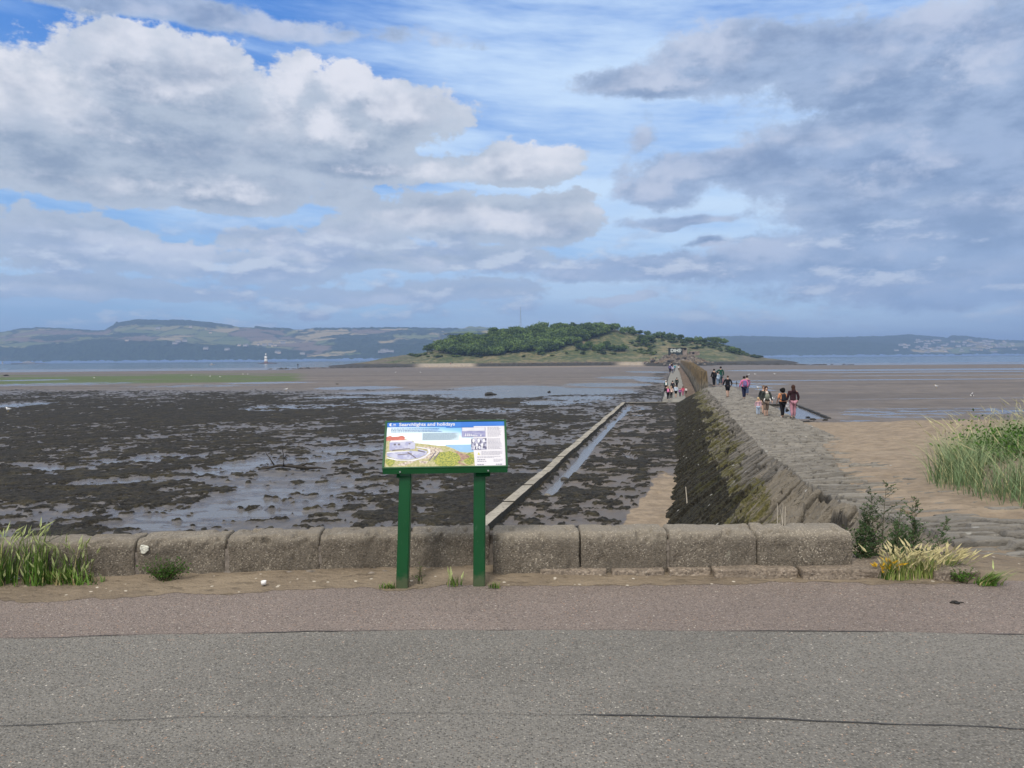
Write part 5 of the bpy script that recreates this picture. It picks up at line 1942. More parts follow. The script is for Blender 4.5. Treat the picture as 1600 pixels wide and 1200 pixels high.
def build_mast():
    d = 2600.0
    b_ = at(813.5, 508, d); t_ = at(813.5, 480, d)
    h = t_.z - b_.z + 26
    root = empty('radio_mast', (b_.x, d, b_.z - 26))
    tag(root, 'tall thin lattice radio mast standing behind the wooded island', 'mast')
    mt = plain('galvanised', (.30, .32, .34), .5, .15, .2)
    half = 3.4
    for sx, sy in ((-1, -1), (1, -1), (1, 1), (-1, 1)):
        mb = MB(); mb.tube([(sx * half, sy * half, 0), (sx * half * .35, sy * half * .35, h * .6), (sx * .35, sy * .35, h * .93)], [.55, .45, .35], 5); mb.build('leg', mt, root)
    mb = MB()
    zs = np.linspace(0, h * .93, 16)
    hw = np.interp(zs, [0, h * .6, h * .93], [half, half * .35, .35])
    for i in range(15):
        for (ax, ay), (bx, by) in (((-1, -1), (1, -1)), ((1, -1), (1, 1)), ((1, 1), (-1, 1)), ((-1, 1), (-1, -1))):
            mb.tube([(ax * hw[i], ay * hw[i], zs[i]), (bx * hw[i + 1], by * hw[i + 1], zs[i + 1])], .2, 4)
    mb.build('bracing', mt, root)
    mb = MB(); mb.tube([(0, 0, h * .9), (0, 0, h)], .35, 6); mb.tube([(0, 0, h * .955), (0, 0, h * .98)], .9, 8); mb.build('aerial', mt, root)
    gp = MB(); gp.ball((b_.x, d, b_.z - 30), 1.0, (260, 120, 14), 4, .05, 3)
    tag(gp.build('hills', M_HILL, smooth=True), kind='structure')


build_mast()


def build_islet():
    d = 3000.0
    p = at(40, 567.5, d)
    k = d / FPX
    mb = MB(); mb.ball((p.x + 12, d + 10, SEA_Z), 1.0, (75, 30, 5.0), 3, .12, 9)
    o = mb.build('islet', plain('skerry', (.06, .05, .045), .9, .4, .2))
    tag(o, 'low dark rocky islet carrying the white fort building at far left', 'islet')
    root = empty('fort_building', (p.x + 8, d, SEA_Z + 2))
    tag(root, 'long low white building on a rocky islet at far left', 'building')
    mb = MB(); mb.box(0, 0, 4, 26, 10, 8); mb.box(4, 0, 8.5, 12, 8, 3); mb.box(18, 0, 3, 14, 8, 5); mb.box(-15, 0, 2.5, 8, 8, 5)
    mb.build('wall', M_WHITE, root)
    mb = MB(); mb.box(4, 0, 10.4, 13, 9, .8); mb.box(18, 0, 5.9, 15, 9, .8); mb.build('roof', M_SLATE, root)
    mb = MB()
    for x in (-8, -2, 4, 9): mb.box(x, -5.05, 4.5, 1.6, .3, 2)
    mb.build('window', plain('dark_glass', (.03, .04, .05), .3, .1), root)
    q = at(4, 567, d)
    mb = MB(); mb.tube([(q.x, d, SEA_Z), (q.x, d, SEA_Z + 9), (q.x, d, SEA_Z + 13)], [2.6, 2.0, .4], 10)
    tag(mb.build('sea_beacon', M_WHITE), 'tiny white sea beacon left of the islet building', 'beacon')
    # pole beacon on the reef at the tip of the island
    q = at(465.5, 576.5, 500)
    mb = MB(); mb.tube([(q.x, 500, q.z - 1.5), (q.x, 500, q.z + 2.7)], [.22, .16], 8); mb.box(q.x, 500, q.z + 2.8, .7, .7, .8); mb.tube([(q.x, 500, q.z - 1.5), (q.x, 500, q.z - .4)], [.8, .5], 8)
    tag(mb.build('pole_beacon', M_DARKROCK), 'short dark pole beacon on the low reef left of the island', 'beacon')
    # little motor boat
    q = at(331, 567.5, 1150)
    root = empty('boat', (q.x, 1150, SEA_Z))
    tag(root, 'tiny white boat on the water left of the lighthouse', 'boat')
    mb = MB()
    ring = [(-4, 0), (-3.6, -1.3), (2, -1.4), (5, 0), (2, 1.4), (-3.6, 1.3)]
    lo = [mb.bm.verts.new((x * .8, y * .6, -.4)) for x, y in ring]; hi = [mb.bm.verts.new((x, y, 1.1)) for x, y in ring]
    mb.bm.faces.new(lo[::-1]); mb.bm.faces.new(hi)
    for q_ in range(6): mb.bm.faces.new((lo[q_], lo[(q_ + 1) % 6], hi[(q_ + 1) % 6], hi[q_]))
    mb.build('hull', M_WHITE, root)
    mb = MB(); mb.box(-.5, 0, 1.9, 2.6, 1.8, 1.6, bevel=.15, taper=.8); mb.build('cabin', M_WHITE, root)


build_islet()

# ------------------------------------------------------------------ air
def build_haze():
    m = bpy.data.materials.new('haze'); m.use_nodes = True
    t = NT(m.node_tree); t.n.clear()
    v = t.n.new('ShaderNodeVolumePrincipled')
    v.inputs['Color'].default_value = (.40, .60, 1.0, 1)
    v.inputs['Density'].default_value = HAZE
    v.inputs['Anisotropy'].default_value = 0.0
    o = t.n.new('ShaderNodeOutputMaterial')
    t.l.new(v.outputs[0], o.inputs['Volume'])
    mb = MB(); mb.box(0, 5650, 146, 25000, 12700, 310)
    tag(mb.build('haze', m), kind='stuff')


HAZE = 2.0e-4
build_haze()

# ------------------------------------------------------------------ people
def skin_mesh(name, nodes, edges, mat, parent, root, sub=1):
    """one continuous surface grown over a skeleton of joints"""
    names = list(nodes)
    me = bpy.data.meshes.new(name)
    me.from_pydata([nodes[n][0] for n in names], [(names.index(a), names.index(b)) for a, b in edges], [])
    tmp = bpy.data.objects.new(name, me)
    COL.objects.link(tmp)
    md = tmp.modifiers.new('Skin', 'SKIN')
    md.use_smooth_shade = True
    sv = me.skin_vertices[0].data
    for i, n in enumerate(names):
        r = nodes[n][1]
        sv[i].radius = r if isinstance(r, (tuple, list)) else (r, r)
        sv[i].use_root = (n == root)
    if sub:
        ss = tmp.modifiers.new('Sub', 'SUBSURF'); ss.levels = sub; ss.render_levels = sub
    dg = bpy.context.evaluated_depsgraph_get()
    out = bpy.data.meshes.new_from_object(tmp.evaluated_get(dg))
    COL.objects.unlink(tmp); bpy.data.objects.remove(tmp); bpy.data.meshes.remove(me)
    out.name = name
    out.materials.clear(); out.materials.append(mat)
    out.polygons.foreach_set('use_smooth', np.full(len(out.polygons), True, dtype=bool))
    return link(name, out, parent)


def cloth(col):
    key = 'cloth_%d_%d_%d' % tuple(int(c * 999) for c in col)
    return plain(key, col, .85, .2, 6, .004, .2)


SKIN = plain('skin', (.50, .32, .24), .55, .08, 8)
SKIN_D = plain('skin_tan', (.36, .21, .14), .55, .08, 8)
EYE_M = plain('eye', (.03, .025, .02), .2, .1, 8)


def person(loc, h, label, face=0.0, top=(.02, .02, .025), legs=(.02, .02, .03), shoes=(.02, .02, .02), hair=(.03, .02, .015), hairstyle='short', sleeves='long', legwear='long',
           pack=None, stride=.12, arms=0.0, reach=None, skin=SKIN, group=None, coat=False, hem=None, wide=1.0, child=False, carrier=None, hood=False):
    root = empty('person', loc, face)
    k = h / 1.75
    hs = 1.25 if child else 1.0           # children have larger heads

    def P(x, y, z): return (x * k, y * k, z * k)
    R = lambda r: r * k
    hz = 1.50
    N = {
        'pelvis': (P(0, 0, .95), (R(.155 * wide), R(.11))), 'waist': (P(0, 0, 1.10), (R(.135 * wide), R(.095))), 'chest': (P(0, .01, 1.30), (R(.165 * wide), R(.11))),
        'yoke': (P(0, 0, 1.42), (R(.12), R(.085))), 'neck': (P(0, .005, hz), R(.055)), 'jaw': (P(0, .015, hz + .065), (R(.066 * hs), R(.072 * hs))), 'brow': (P(0, .012, hz + .145 * hs), (R(.078 * hs), R(.095 * hs))), 'skull': (P(0, 0, hz + .215 * hs), (R(.055 * hs), R(.065 * hs))),
        'nose': (P(0, .115 * hs, hz + .105 * hs), R(.013)), }
    E = [('pelvis', 'waist'), ('waist', 'chest'), ('chest', 'yoke'), ('yoke', 'neck'), ('neck', 'jaw'), ('jaw', 'brow'), ('brow', 'skull'), ('brow', 'nose')]
    for sd, g in ((-1, 'L'), (1, 'R')):
        st = stride * sd
        ub = wide if wide > 1 else 1
        N['sh' + g] = (P(.185 * sd * ub, 0, 1.405), R(.062))
        if reach and reach[0] == sd:
            N['el' + g] = (P(.33 * sd, .06, 1.30), R(.045)); N['wr' + g] = (P(.50 * sd, .10, 1.30 + reach[1]), R(.032)); N['pa' + g] = (P(.575 * sd, .11, 1.31 + reach[1]), R(.034)); fd = (sd * .8, .1, -.1)
        else:
            sw = -st * .9
            N['el' + g] = (P((.245 + .03 * arms) * sd * ub, -.02 + sw * .5, 1.14), R(.046))
            N['wr' + g] = (P((.25 + .02 * arms) * sd * ub, .06 + sw + .14 * arms, .90 + .12 * arms), R(.032)); N['pa' + g] = (P(.25 * sd * ub, .085 + sw + .2 * arms, .835 + .13 * arms), R(.034)); fd = (0, .25, -.8)
        E += [('yoke', 'sh' + g), ('sh' + g, 'el' + g), ('el' + g, 'wr' + g), ('wr' + g, 'pa' + g)]
        pa = Vector(N['pa' + g][0]) / k
        for q in range(4):
            o = (q - 1.5) * .019
            L_ = (.075, .085, .08, .062)[q]
            b = pa + Vector((0 if abs(fd[0]) < .5 else 0, o, 0)) + Vector(fd) * .035
            t_ = b + Vector(fd) * L_ + Vector((-.012 * sd, .012, 0))
            N['f%d%s' % (q, g)] = (P(*b), R(.0105)); N['t%d%s' % (q, g)] = (P(*t_), R(.008))
            E += [('pa' + g, 'f%d%s' % (q, g)), ('f%d%s' % (q, g), 't%d%s' % (q, g))]
        b = pa + Vector((-.02 * sd, .035, .01)); t_ = b + Vector((-.01 * sd, .03, -.045))
        N['th' + g] = (P(*b), R(.012)); N['tt' + g] = (P(*t_), R(.009)); E += [('pa' + g, 'th' + g), ('th' + g, 'tt' + g)]
        N['hip' + g] = (P(.09 * sd, 0, .88), (R(.09 * wide), R(.095)))
        N['kn' + g] = (P(.095 * sd, st * .55 + .015, .50), R(.062)); N['ca' + g] = (P(.095 * sd, st * .75 - .02, .36), R(.058))
        N['an' + g] = (P(.095 * sd, st - .02, .10), R(.038)); N['he' + g] = (P(.095 * sd, st - .02, .05), R(.04)); N['to' + g] = (P(.105 * sd, st + .13, .035), (R(.04), R(.026)))
        E += [('pelvis', 'hip' + g), ('hip' + g, 'kn' + g), ('kn' + g, 'ca' + g), ('ca' + g, 'an' + g), ('an' + g, 'he' + g), ('he' + g, 'to' + g)]
    skin_mesh('body', N, E, skin, root, 'pelvis')

    def sub(name, keys, mat, grow, root_, extra=None):
        nn = {}
        for q in keys:
            p, r = N[q]
            r = tuple(c + R(grow) for c in r) if isinstance(r, tuple) else r + R(grow)
            nn[q] = (p, r)
        if extra: nn.update(extra)
        ee = [(a, b) for a, b in E if a in nn and b in nn]
        if extra:
            ee += [(a.split('>')[0] if '>' in a else root_, a) for a in extra]
        return skin_mesh(name, nn, ee, mat, root, root_)

    up = ['waist', 'chest', 'yoke', 'shL', 'shR', 'elL', 'elR']
    if sleeves == 'long': up += ['wrL', 'wrR']
    ex = {'hem_ring': (P(0, 0, .98), (R(.168 * wide), R(.125)))}
    if coat: ex = {'hem_ring': (P(0, 0, .92), (R(.20 * wide), R(.15)))}
    tm = cloth(top)
    sub('coat' if coat else ('jacket' if sleeves == 'long' else 'shirt'), up, tm, .028 if coat else .02, 'waist', ex)
    if coat:
        skin_mesh('skirt', {'a': (P(0, 0, 1.02), (R(.18), R(.14))), 'b': (P(0, 0, .86), (R(.20), R(.15))), 'c': (P(0, 0, .74), (R(.195), R(.15)))}, [('a', 'b'), ('b', 'c')], tm, root, 'a')
    if hem:
        skin_mesh('shirt_hem', {'a': (P(0, 0, 1.0), (R(.192 * wide), R(.15))), 'b': (P(0, 0, .93), (R(.195 * wide), R(.15)))}, [('a', 'b')], cloth(hem), root, 'a')
    lm = cloth(legs)
    if legwear == 'long': lk = ['pelvis', 'hipL', 'hipR', 'knL', 'knR', 'caL', 'caR', 'anL', 'anR']
    elif legwear == 'cropped': lk = ['pelvis', 'hipL', 'hipR', 'knL', 'knR', 'caL', 'caR']
    else: lk = ['pelvis', 'hipL', 'hipR', 'knL', 'knR']
    sub('shorts' if legwear == 'shorts' else 'trousers', lk, lm, .022 if legwear != 'shorts' else .032, 'pelvis')
    for g in 'LR':
        skin_mesh('shoe', {q + g: (N[q + g][0], tuple(c + R(.014) for c in (N[q + g][1] if isinstance(N[q + g][1], tuple) else (N[q + g][1],) * 2))) for q in ('he', 'to')},
                  [('he' + g, 'to' + g)], cloth(shoes), root, 'he' + g)
    hm = cloth(hair)
    mb = MB()
    hc = hz + .150 * hs
    if hairstyle == 'curly':
        mb.ball(P(0, -.02, hc + .0), R(.155), (1.05, .95, 1.0), 3, .10, 3)
    elif hairstyle == 'long':
        mb.ball(P(0, -.03, hc + .02), R(.108 * hs), (1.0, 1.0, 1.08), 3, .04, 1)
        mb.ball(P(0, -.075, hc - .15), R(.10 * hs), (1.1, .55, 1.9), 3, .06, 2)
    elif hairstyle == 'bald':
        mb.ball(P(0, -.03, hc + .035), R(.090), (1.0, 1.0, .85), 3, .03, 1)
    elif hairstyle == 'hat':
        mb.ball(P(0, -.005, hc + .045), R(.112 * hs), (1.0, 1.05, .9), 3, .02, 1)
        mb.ball(P(0, .10, hc + .03), R(.07), (1, 1, .2), 2, 0, 1)
    else:
        mb.ball(P(0, -.022, hc + .03), R(.103 * hs), (1.0, 1.04, 1.0), 3, .05, 1)
    mb.build('hat' if hairstyle == 'hat' else 'hair', hm, root, smooth=True)
    for sd in (-1, 1):
        mb = MB(); mb.ball(P(.033 * sd, .098 * hs, hc - .03), R(.013), (1, .6, .8), 1)
        mb.build('eye', EYE_M, root, smooth=True)
        mb = MB(); mb.ball(P(.085 * hs * sd, -.005, hc - .045), R(.026), (.4, .8, 1.2), 1)
        mb.build('ear', skin, root, smooth=True)
    mb = MB(); mb.ball(P(0, .092 * hs, hc - .098 * hs), R(.022), (1.2, .4, .35), 1); mb.build('mouth', plain('lips', (.36, .15, .13), .5, .1), root, smooth=True)
    if pack:
        mb = MB()
        mb.box(*P(0, -.20, 1.22), R(.29), R(.17), R(.42), bevel=R(.06), taper=.8)
        mb.box(*P(0, -.295, 1.13), R(.20), R(.05), R(.18), bevel=R(.02))
        for sd in (-1, 1):
            mb.tube([P(.10 * sd, -.15, 1.40), P(.125 * sd, 0, 1.475), P(.13 * sd, .125, 1.34), P(.15 * sd, .06, 1.12), P(.12 * sd, -.13, 1.06)], R(.018), 6)
        mb.build('backpack', cloth(pack), root, smooth=True)
    if carrier:
        mb = MB()
        mb.ball(P(0, .20, 1.18), R(.145), (1.0, .75, 1.35), 3, .05, 2)
        mb.build('baby_carrier', cloth(carrier), root, smooth=True)
        mb = MB(); mb.ball(P(.02, .20, 1.40), R(.085), (1, 1, 1), 3, .02, 2); mb.build('baby_head', plain('baby_hat', (.62, .55, .50), .8, .1), root, smooth=True)
        mb = MB()
        for sd in (-1, 1):
            mb.tube([P(.13 * sd, .18, 1.06), P(.19 * sd, .22, .96), P(.18 * sd, .23, .86)], [R(.045), R(.035), R(.03)], 8)
        mb.build('baby_legs', cloth((.6, .58, .56)), root, smooth=True)
        mb = MB(); mb.tube([P(-.17, -.02, 1.02), P(-.12, .14, 1.02), P(.12, .14, 1.02), P(.17, -.02, 1.02)], R(.035), 8); mb.build('belt', cloth((.02, .02, .02)), root, smooth=True)
    if hood:
        mb = MB(); mb.ball(P(0, -.09, 1.44), R(.11), (1.25, .7, .75), 2, .05, 4); mb.build('hood', tm, root, smooth=True)
    return tag(root, label, 'person', group)


GU = 'people walking on top of the causeway'
GL = 'people on the lower walkway'


def on_top(px, py):
    """where the ray through that place meets the crown of the causeway"""
    z = -1.47
    for _ in range(6):
        c = ground(px, py, z); z = float(crown_z(np.array(c.y))) + .03
    return Vector((c.x, c.y, z))


def on_walk(px, py):
    z = -2.7
    for _ in range(12):
        c = ground(px, py, z); z = float(path_z(np.array(c.y))) + .0
    return Vector((c.x, c.y, z))


def hgt(p, pxh): return pxh / FPX * p.y


def people():
    BLK = (.012, .012, .015)
    p = on_top(1137, 620.5)
    person(p, hgt(p, 33.5), 'person in black hooded top and black shorts with bare legs, walking away', 0, BLK, BLK, BLK, (.10, .06, .04), 'bald', 'long', 'shorts', None, .16, .5, None, SKIN, GU, False, None, 1.22)
    p = on_top(1162.5, 623)
    person(p, hgt(p, 35), 'person in pink top with white hem, purple backpack and navy trousers, walking away', .05, (.62, .16, .33), (.018, .022, .055), BLK, (.02, .015, .012), 'short', 'long', 'long', (.16, .13, .30), .10, .2, None, SKIN, GU, False, (.75, .72, .75), 1.12)
    q = on_top(1167, 617)
    person(q, hgt(q, 30), 'person mostly hidden behind the pink top, only dark hair and blue jeans showing', .0, (.30, .10, .22), (.06, .10, .20), BLK, (.035, .022, .015), 'short', 'long', 'long', None, .05, 0, None, SKIN, GU)
    p = on_top(1197, 651)
    person(p, hgt(p, 47), 'person facing us in grey jacket and cropped khaki trousers, carrying a baby', math.pi, (.045, .052, .05), (.20, .155, .125), BLK, (.035, .018, .012), 'long', 'long', 'cropped', None, .10, .2, None, SKIN, GU, False, None, 1.12, False, (.22, .24, .20))
    q = on_top(1193, 646.5)
    person(q, hgt(q, 44), 'person in dark jacket with backpack half hidden behind the baby carrier', math.pi + .1, (.03, .035, .035), (.15, .12, .10), BLK, (.16, .11, .08), 'short', 'long', 'shorts', (.03, .03, .03), .12, .1, None, SKIN, GU)
    q = on_top(1184.5, 649)
    person(q, hgt(q, 27), 'blond toddler in pink top and pale blue trousers holding on beside the baby carrier', math.pi - .3, (.55, .36, .42), (.42, .52, .68), (.7, .7, .7), (.55, .42, .24), 'short', 'long', 'long', None, .08, .1, None, SKIN, GU, False, None, 1.1, True)
    p = on_top(1222.5, 652)
    person(p, hgt(p, 45), 'person with black curly hair, orange top and black backpack, walking away', .08, (.62, .27, .13), BLK, (.75, .75, .75), (.008, .007, .007), 'curly', 'short', 'long', (.02, .022, .03), .14, .15, None, SKIN_D, GU)
    j = empty('bundled_jacket', (p.x + .24, p.y - .02, p.z + .58)); tag(j, 'white bundled jacket hanging from the hand of the person in the orange top', 'jacket')
    mb = MB(); mb.ball((0, 0, 0), .13, (.9, .7, 1.2), 2, .25, 4); mb.ball((.07, 0, -.16), .08, (.8, .6, 1.3), 2, .25, 6); mb.build('body', cloth((.72, .72, .74)), j, smooth=True)
    mb = MB(); mb.ball((.0, -.03, -.22), .10, (1.1, .6, .8), 2, .25, 9); mb.build('lining', cloth((.03, .03, .03)), j, smooth=True)
    p = on_top(1239, 653)
    person(p, hgt(p, 51), 'person with long brown hair, dark burgundy coat and pink leggings, walking away', -.05, (.035, .014, .02), (.40, .20, .25), BLK, (.055, .027, .018), 'long', 'long', 'long', None, .10, .35, None, SKIN, GU, True, None, 1.05, hood=True)
    p = on_top(1115.5, 603.5)
    person(p, hgt(p, 27), 'person in black with a backpack and black trousers at the far end of the causeway', .2, BLK, BLK, BLK, (.02, .015, .012), 'short', 'long', 'long', (.015, .015, .018), .06, .3, None, SKIN, GU)
    p = on_top(1121.5, 602.5)
    person(p, hgt(p, 21.5), 'person in pale blue denim jacket and jeans between two taller companions', .1, (.33, .42, .52), (.20, .27, .38), (.6, .6, .6), (.015, .012, .01), 'short', 'long', 'long', None, .10, .1, None, SKIN, GU)
    p = on_top(1126, 601)
    person(p, hgt(p, 28), 'tall person in green jacket leaning an arm over the denim jacket', -.1, (.018, .075, .055), (.04, .07, .09), BLK, (.02, .015, .012), 'short', 'long', 'long', None, .05, 0, (-1, -.12), SKIN, GU, False, None, 1.12)
    p = on_top(1129, 600.5)
    person(p, hgt(p, 11), 'small child in pink beside the person in the green jacket', 0, (.60, .32, .36), (.55, .30, .33), (.6, .6, .6), (.2, .13, .08), 'short', 'long', 'long', None, .06, 0, None, SKIN, GU, False, None, 1.1, True)
    # nearer group on the lower walkway
    A = [(1041.5, 622.5, 20, 'person in black jacket left of the pink backpack on the walkway', BLK, (.5, .5, .52), (.7, .7, .7), (.05, .03, .02), 'short', None, False),
         (1044, 625, 21.5, 'person in black leggings with a bright pink backpack on the walkway', (.03, .02, .03), BLK, (.75, .75, .75), (.35, .22, .14), 'long', (.75, .22, .42), False),
         (1048.8, 623.5, 20, 'person in pale pink top and black leggings right of the pink backpack', (.68, .50, .45), BLK, (.75, .75, .75), (.45, .30, .20), 'long', None, False),
         (1056, 621, 19.5, 'person in pale blue top and black shorts on the walkway', (.50, .60, .72), BLK, (.5, .3, .25), (.10, .06, .04), 'short', None, True),
         (1051, 614, 19, 'person in black with a black backpack in the middle of the walkway', BLK, (.03, .03, .05), BLK, (.03, .02, .015), 'hat', (.02, .02, .03), False),
         (1040.5, 612, 17.5, 'person in teal top with white sleeves at the left edge of the walkway', (.03, .11, .11), BLK, (.6, .6, .6), (.65, .62, .58), 'hat', (.70, .72, .70), False),
         (1057.5, 607, 17, 'person in dark green jacket by the right edge of the walkway', (.018, .03, .025), BLK, BLK, (.03, .02, .015), 'short', None, False),
         (1062.5, 620, 13.5, 'child in purple top at the right edge of the walkway', (.28, .10, .30), (.03, .02, .05), BLK, (.12, .07, .05), 'short', None, False),
         (1067, 618.5, 15, 'person in red and pink top beside the sloping stone', (.62, .09, .16), (.4, .12, .2), BLK, (.10, .05, .04), 'long', None, False),
         (1072, 616, 10.5, 'person in white top almost hidden behind the sloping stone', (.75, .74, .74), BLK, BLK, (.02, .015, .012), 'short', None, False)]
    for (px, py, ph, lb, tp, lg, sh, hr, hs_, pk, sho) in A:
        p = on_walk(px, py)
        person(p, hgt(p, ph), lb, random.uniform(-.2, .2), tp, lg, sh, hr, hs_, 'long', 'shorts' if sho else 'long', pk, random.uniform(.06, .14), .1, None, SKIN, GL)
    B = [(1046.8, 583, 14, 'person with white hat and purple top in the far group on the walkway', (.12, .10, .26), (.02, .02, .04), (.70, .68, .64), 'hat'),
         (1049, 580, 14, 'tallest dark figure at the back of the far walkway group', BLK, BLK, (.02, .02, .02), 'short'),
         (1051, 584, 14, 'person in pale lilac jacket in the far group on the walkway', (.50, .48, .62), (.10, .11, .16), (.10, .06, .05), 'long'),
         (1054, 581, 12, 'person in turquoise jacket in the far group on the walkway', (.05, .28, .36), (.12, .14, .18), (.05, .03, .03), 'short'),
         (1060.3, 579, 8, 'person in white top bending by the bank near the pylons', (.72, .72, .70), (.16, .12, .09), (.03, .02, .02), 'short')]
    for (px, py, ph, lb, tp, lg, hr, hs_) in B:
        p = on_walk(px, py)
        person(p, hgt(p, ph), lb, random.uniform(-.3, .3), tp, lg, BLK, hr, hs_, 'long', 'long', None, .1, .1, None, SKIN, GL)
    for px, py, ph, lb, tp in [(704, 570.5, 4.5, 'tiny far figure in red on the island beach', (.4, .06, .05)), (706.5, 568.5, 4.5, 'tiny far dark figure standing on the island beach', BLK)]:
        p = isl_point(px, py)
        if p is None: p = ground(px, py, -4.2)
        person(p, 1.75, lb, 0, tp, BLK)


people()


# ------------------------------------------------------------------ gulls and a post on the sands
def gull(loc, size, rz, label, flying=False):
    root = empty('gull', loc, rz)
    tag(root, label, 'gull', 'gulls on the sands')
    wh = plain('gull_white', (.80, .80, .80), .7, .05, 20); gr = plain('gull_grey', (.38, .40, .42), .7, .1, 20); ye = plain('gull_beak', (.6, .42, .06), .5, .1)
    s = size
    N = {'tail': ((-.24 * s, 0, .30 * s), (.03 * s, .015 * s)), 'rump': ((-.13 * s, 0, .28 * s), .06 * s), 'body': ((0, 0, .27 * s), .09 * s), 'breast': ((.11 * s, 0, .29 * s), .075 * s),
         'neck': ((.17 * s, 0, .37 * s), .045 * s), 'head': ((.20 * s, 0, .43 * s), .048 * s)}
    skin_mesh('body', N, [('tail', 'rump'), ('rump', 'body'), ('body', 'breast'), ('breast', 'neck'), ('neck', 'head')], wh, root, 'body')
    for sd in (-1, 1):
        mb = MB()
        if flying:
            pts = [((.08, .06 * sd, .33), (-.10, .06 * sd, .32)), ((.12, .30 * sd, .48), (-.06, .30 * sd, .47)), ((.04, .62 * sd, .62), (-.06, .60 * sd, .62)), ((-.08, .80 * sd, .66), (-.09, .80 * sd, .66))]
        else:
            pts = [((.10, .075 * sd, .33), (.04, .085 * sd, .22)), ((-.05, .085 * sd, .34), (-.05, .09 * sd, .23)), ((-.20, .05 * sd, .32), (-.20, .055 * sd, .27)), ((-.34, .02 * sd, .31), (-.34, .02 * sd, .30))]
        for (a, b), (c, d) in zip(pts, pts[1:]):
            A = [Vector(q) * s for q in (a, c, d, b)]
            u = [mb.bm.verts.new(q) for q in A]; l = [mb.bm.verts.new(q + Vector((0, -.004 * sd * s, -.012 * s))) for q in A]
            mb.bm.faces.new(u); mb.bm.faces.new(l[::-1])
            for q in range(4): mb.bm.faces.new((u[q], u[(q + 1) % 4], l[(q + 1) % 4], l[q]))
        mb.build('wing', gr if not flying else wh, root)
        if not flying:
            mb = MB(); mb.tube([(.0, .035 * s * sd, .20 * s), (.01 * s, .035 * s * sd, 0)], .008 * s, 5); mb.build('leg', ye, root)
    mb = MB(); mb.tube([(.235 * s, 0, .43 * s), (.30 * s, 0, .415 * s)], [.016 * s, .004 * s], 6); mb.build('beak', ye, root)


def gulls():
    G = [(1169.5, 587, 'gull standing left of a close pair on the right sands'), (1180, 586.5, 'gull standing on the sand directly right of another gull'), (1210.5, 586, 'gull standing alone on the far right sands beyond the pair'), (1185, 609, 'gull on wet sand just left of the baby carrier group'),
         (1463, 606.5, 'gull alone on the brown sand well above the dune grass'), (147, 592, 'gull standing on the green algae band at far left'), (299, 588, 'gull near the right end of the green algae band'),
         (328, 589.5, 'gull below the right end of the green algae band'), (344, 590.5, 'gull at the lower right of the green algae band'), (380, 586, 'left gull of two close together beyond the algae band'), (387, 586, 'right gull of two close together beyond the algae band'),
         (13, 644.5, 'gull beside the pool at the far left'), (447, 611.5, 'gull on the dark weed edge below the pale flat'), (618, 583, 'right gull of two on the mud left of the island beach'), (657, 583, 'gull on pale mud in front of the island beach')]
    for i, (px, py, lb) in enumerate(G):
        z = -3.7 if py < 600 else -3.25
        c = ground(px, py, z)
        zz, *_ = foreshore_height(np.array([[c.x]]), np.array([[c.y]]))
        c = ground(px, py, float(zz[0, 0]))
        gull((c.x, c.y, float(zz[0, 0]) - .01), 1.25, random.choice([0, .4, 2.8, 3.3]), lb)
    c = at(1519, 622, 92)
    gull((c.x, c.y, c.z), .95, 2.6, 'white gull flying low over the right sands above the dune grass', True)
    c = at(1208, 623.5, 60)
    gull((c.x, c.y, c.z - .2), .8, .4, 'white gull flapping low behind the baby carrier group', True)
    c = ground(1151, 600, -3.3)
    mb = MB(); mb.tube([(c.x, c.y, -3.5), (c.x + .02, c.y, -2.85), (c.x, c.y, -2.8)], [.09, .08, .03], 8); mb.box(c.x, c.y, -3.1, .26, .2, .08, bevel=.02)
    tag(mb.build('post', M_DARKROCK), 'short dark stump of a post on the sand between two walkers', 'post')


gulls()


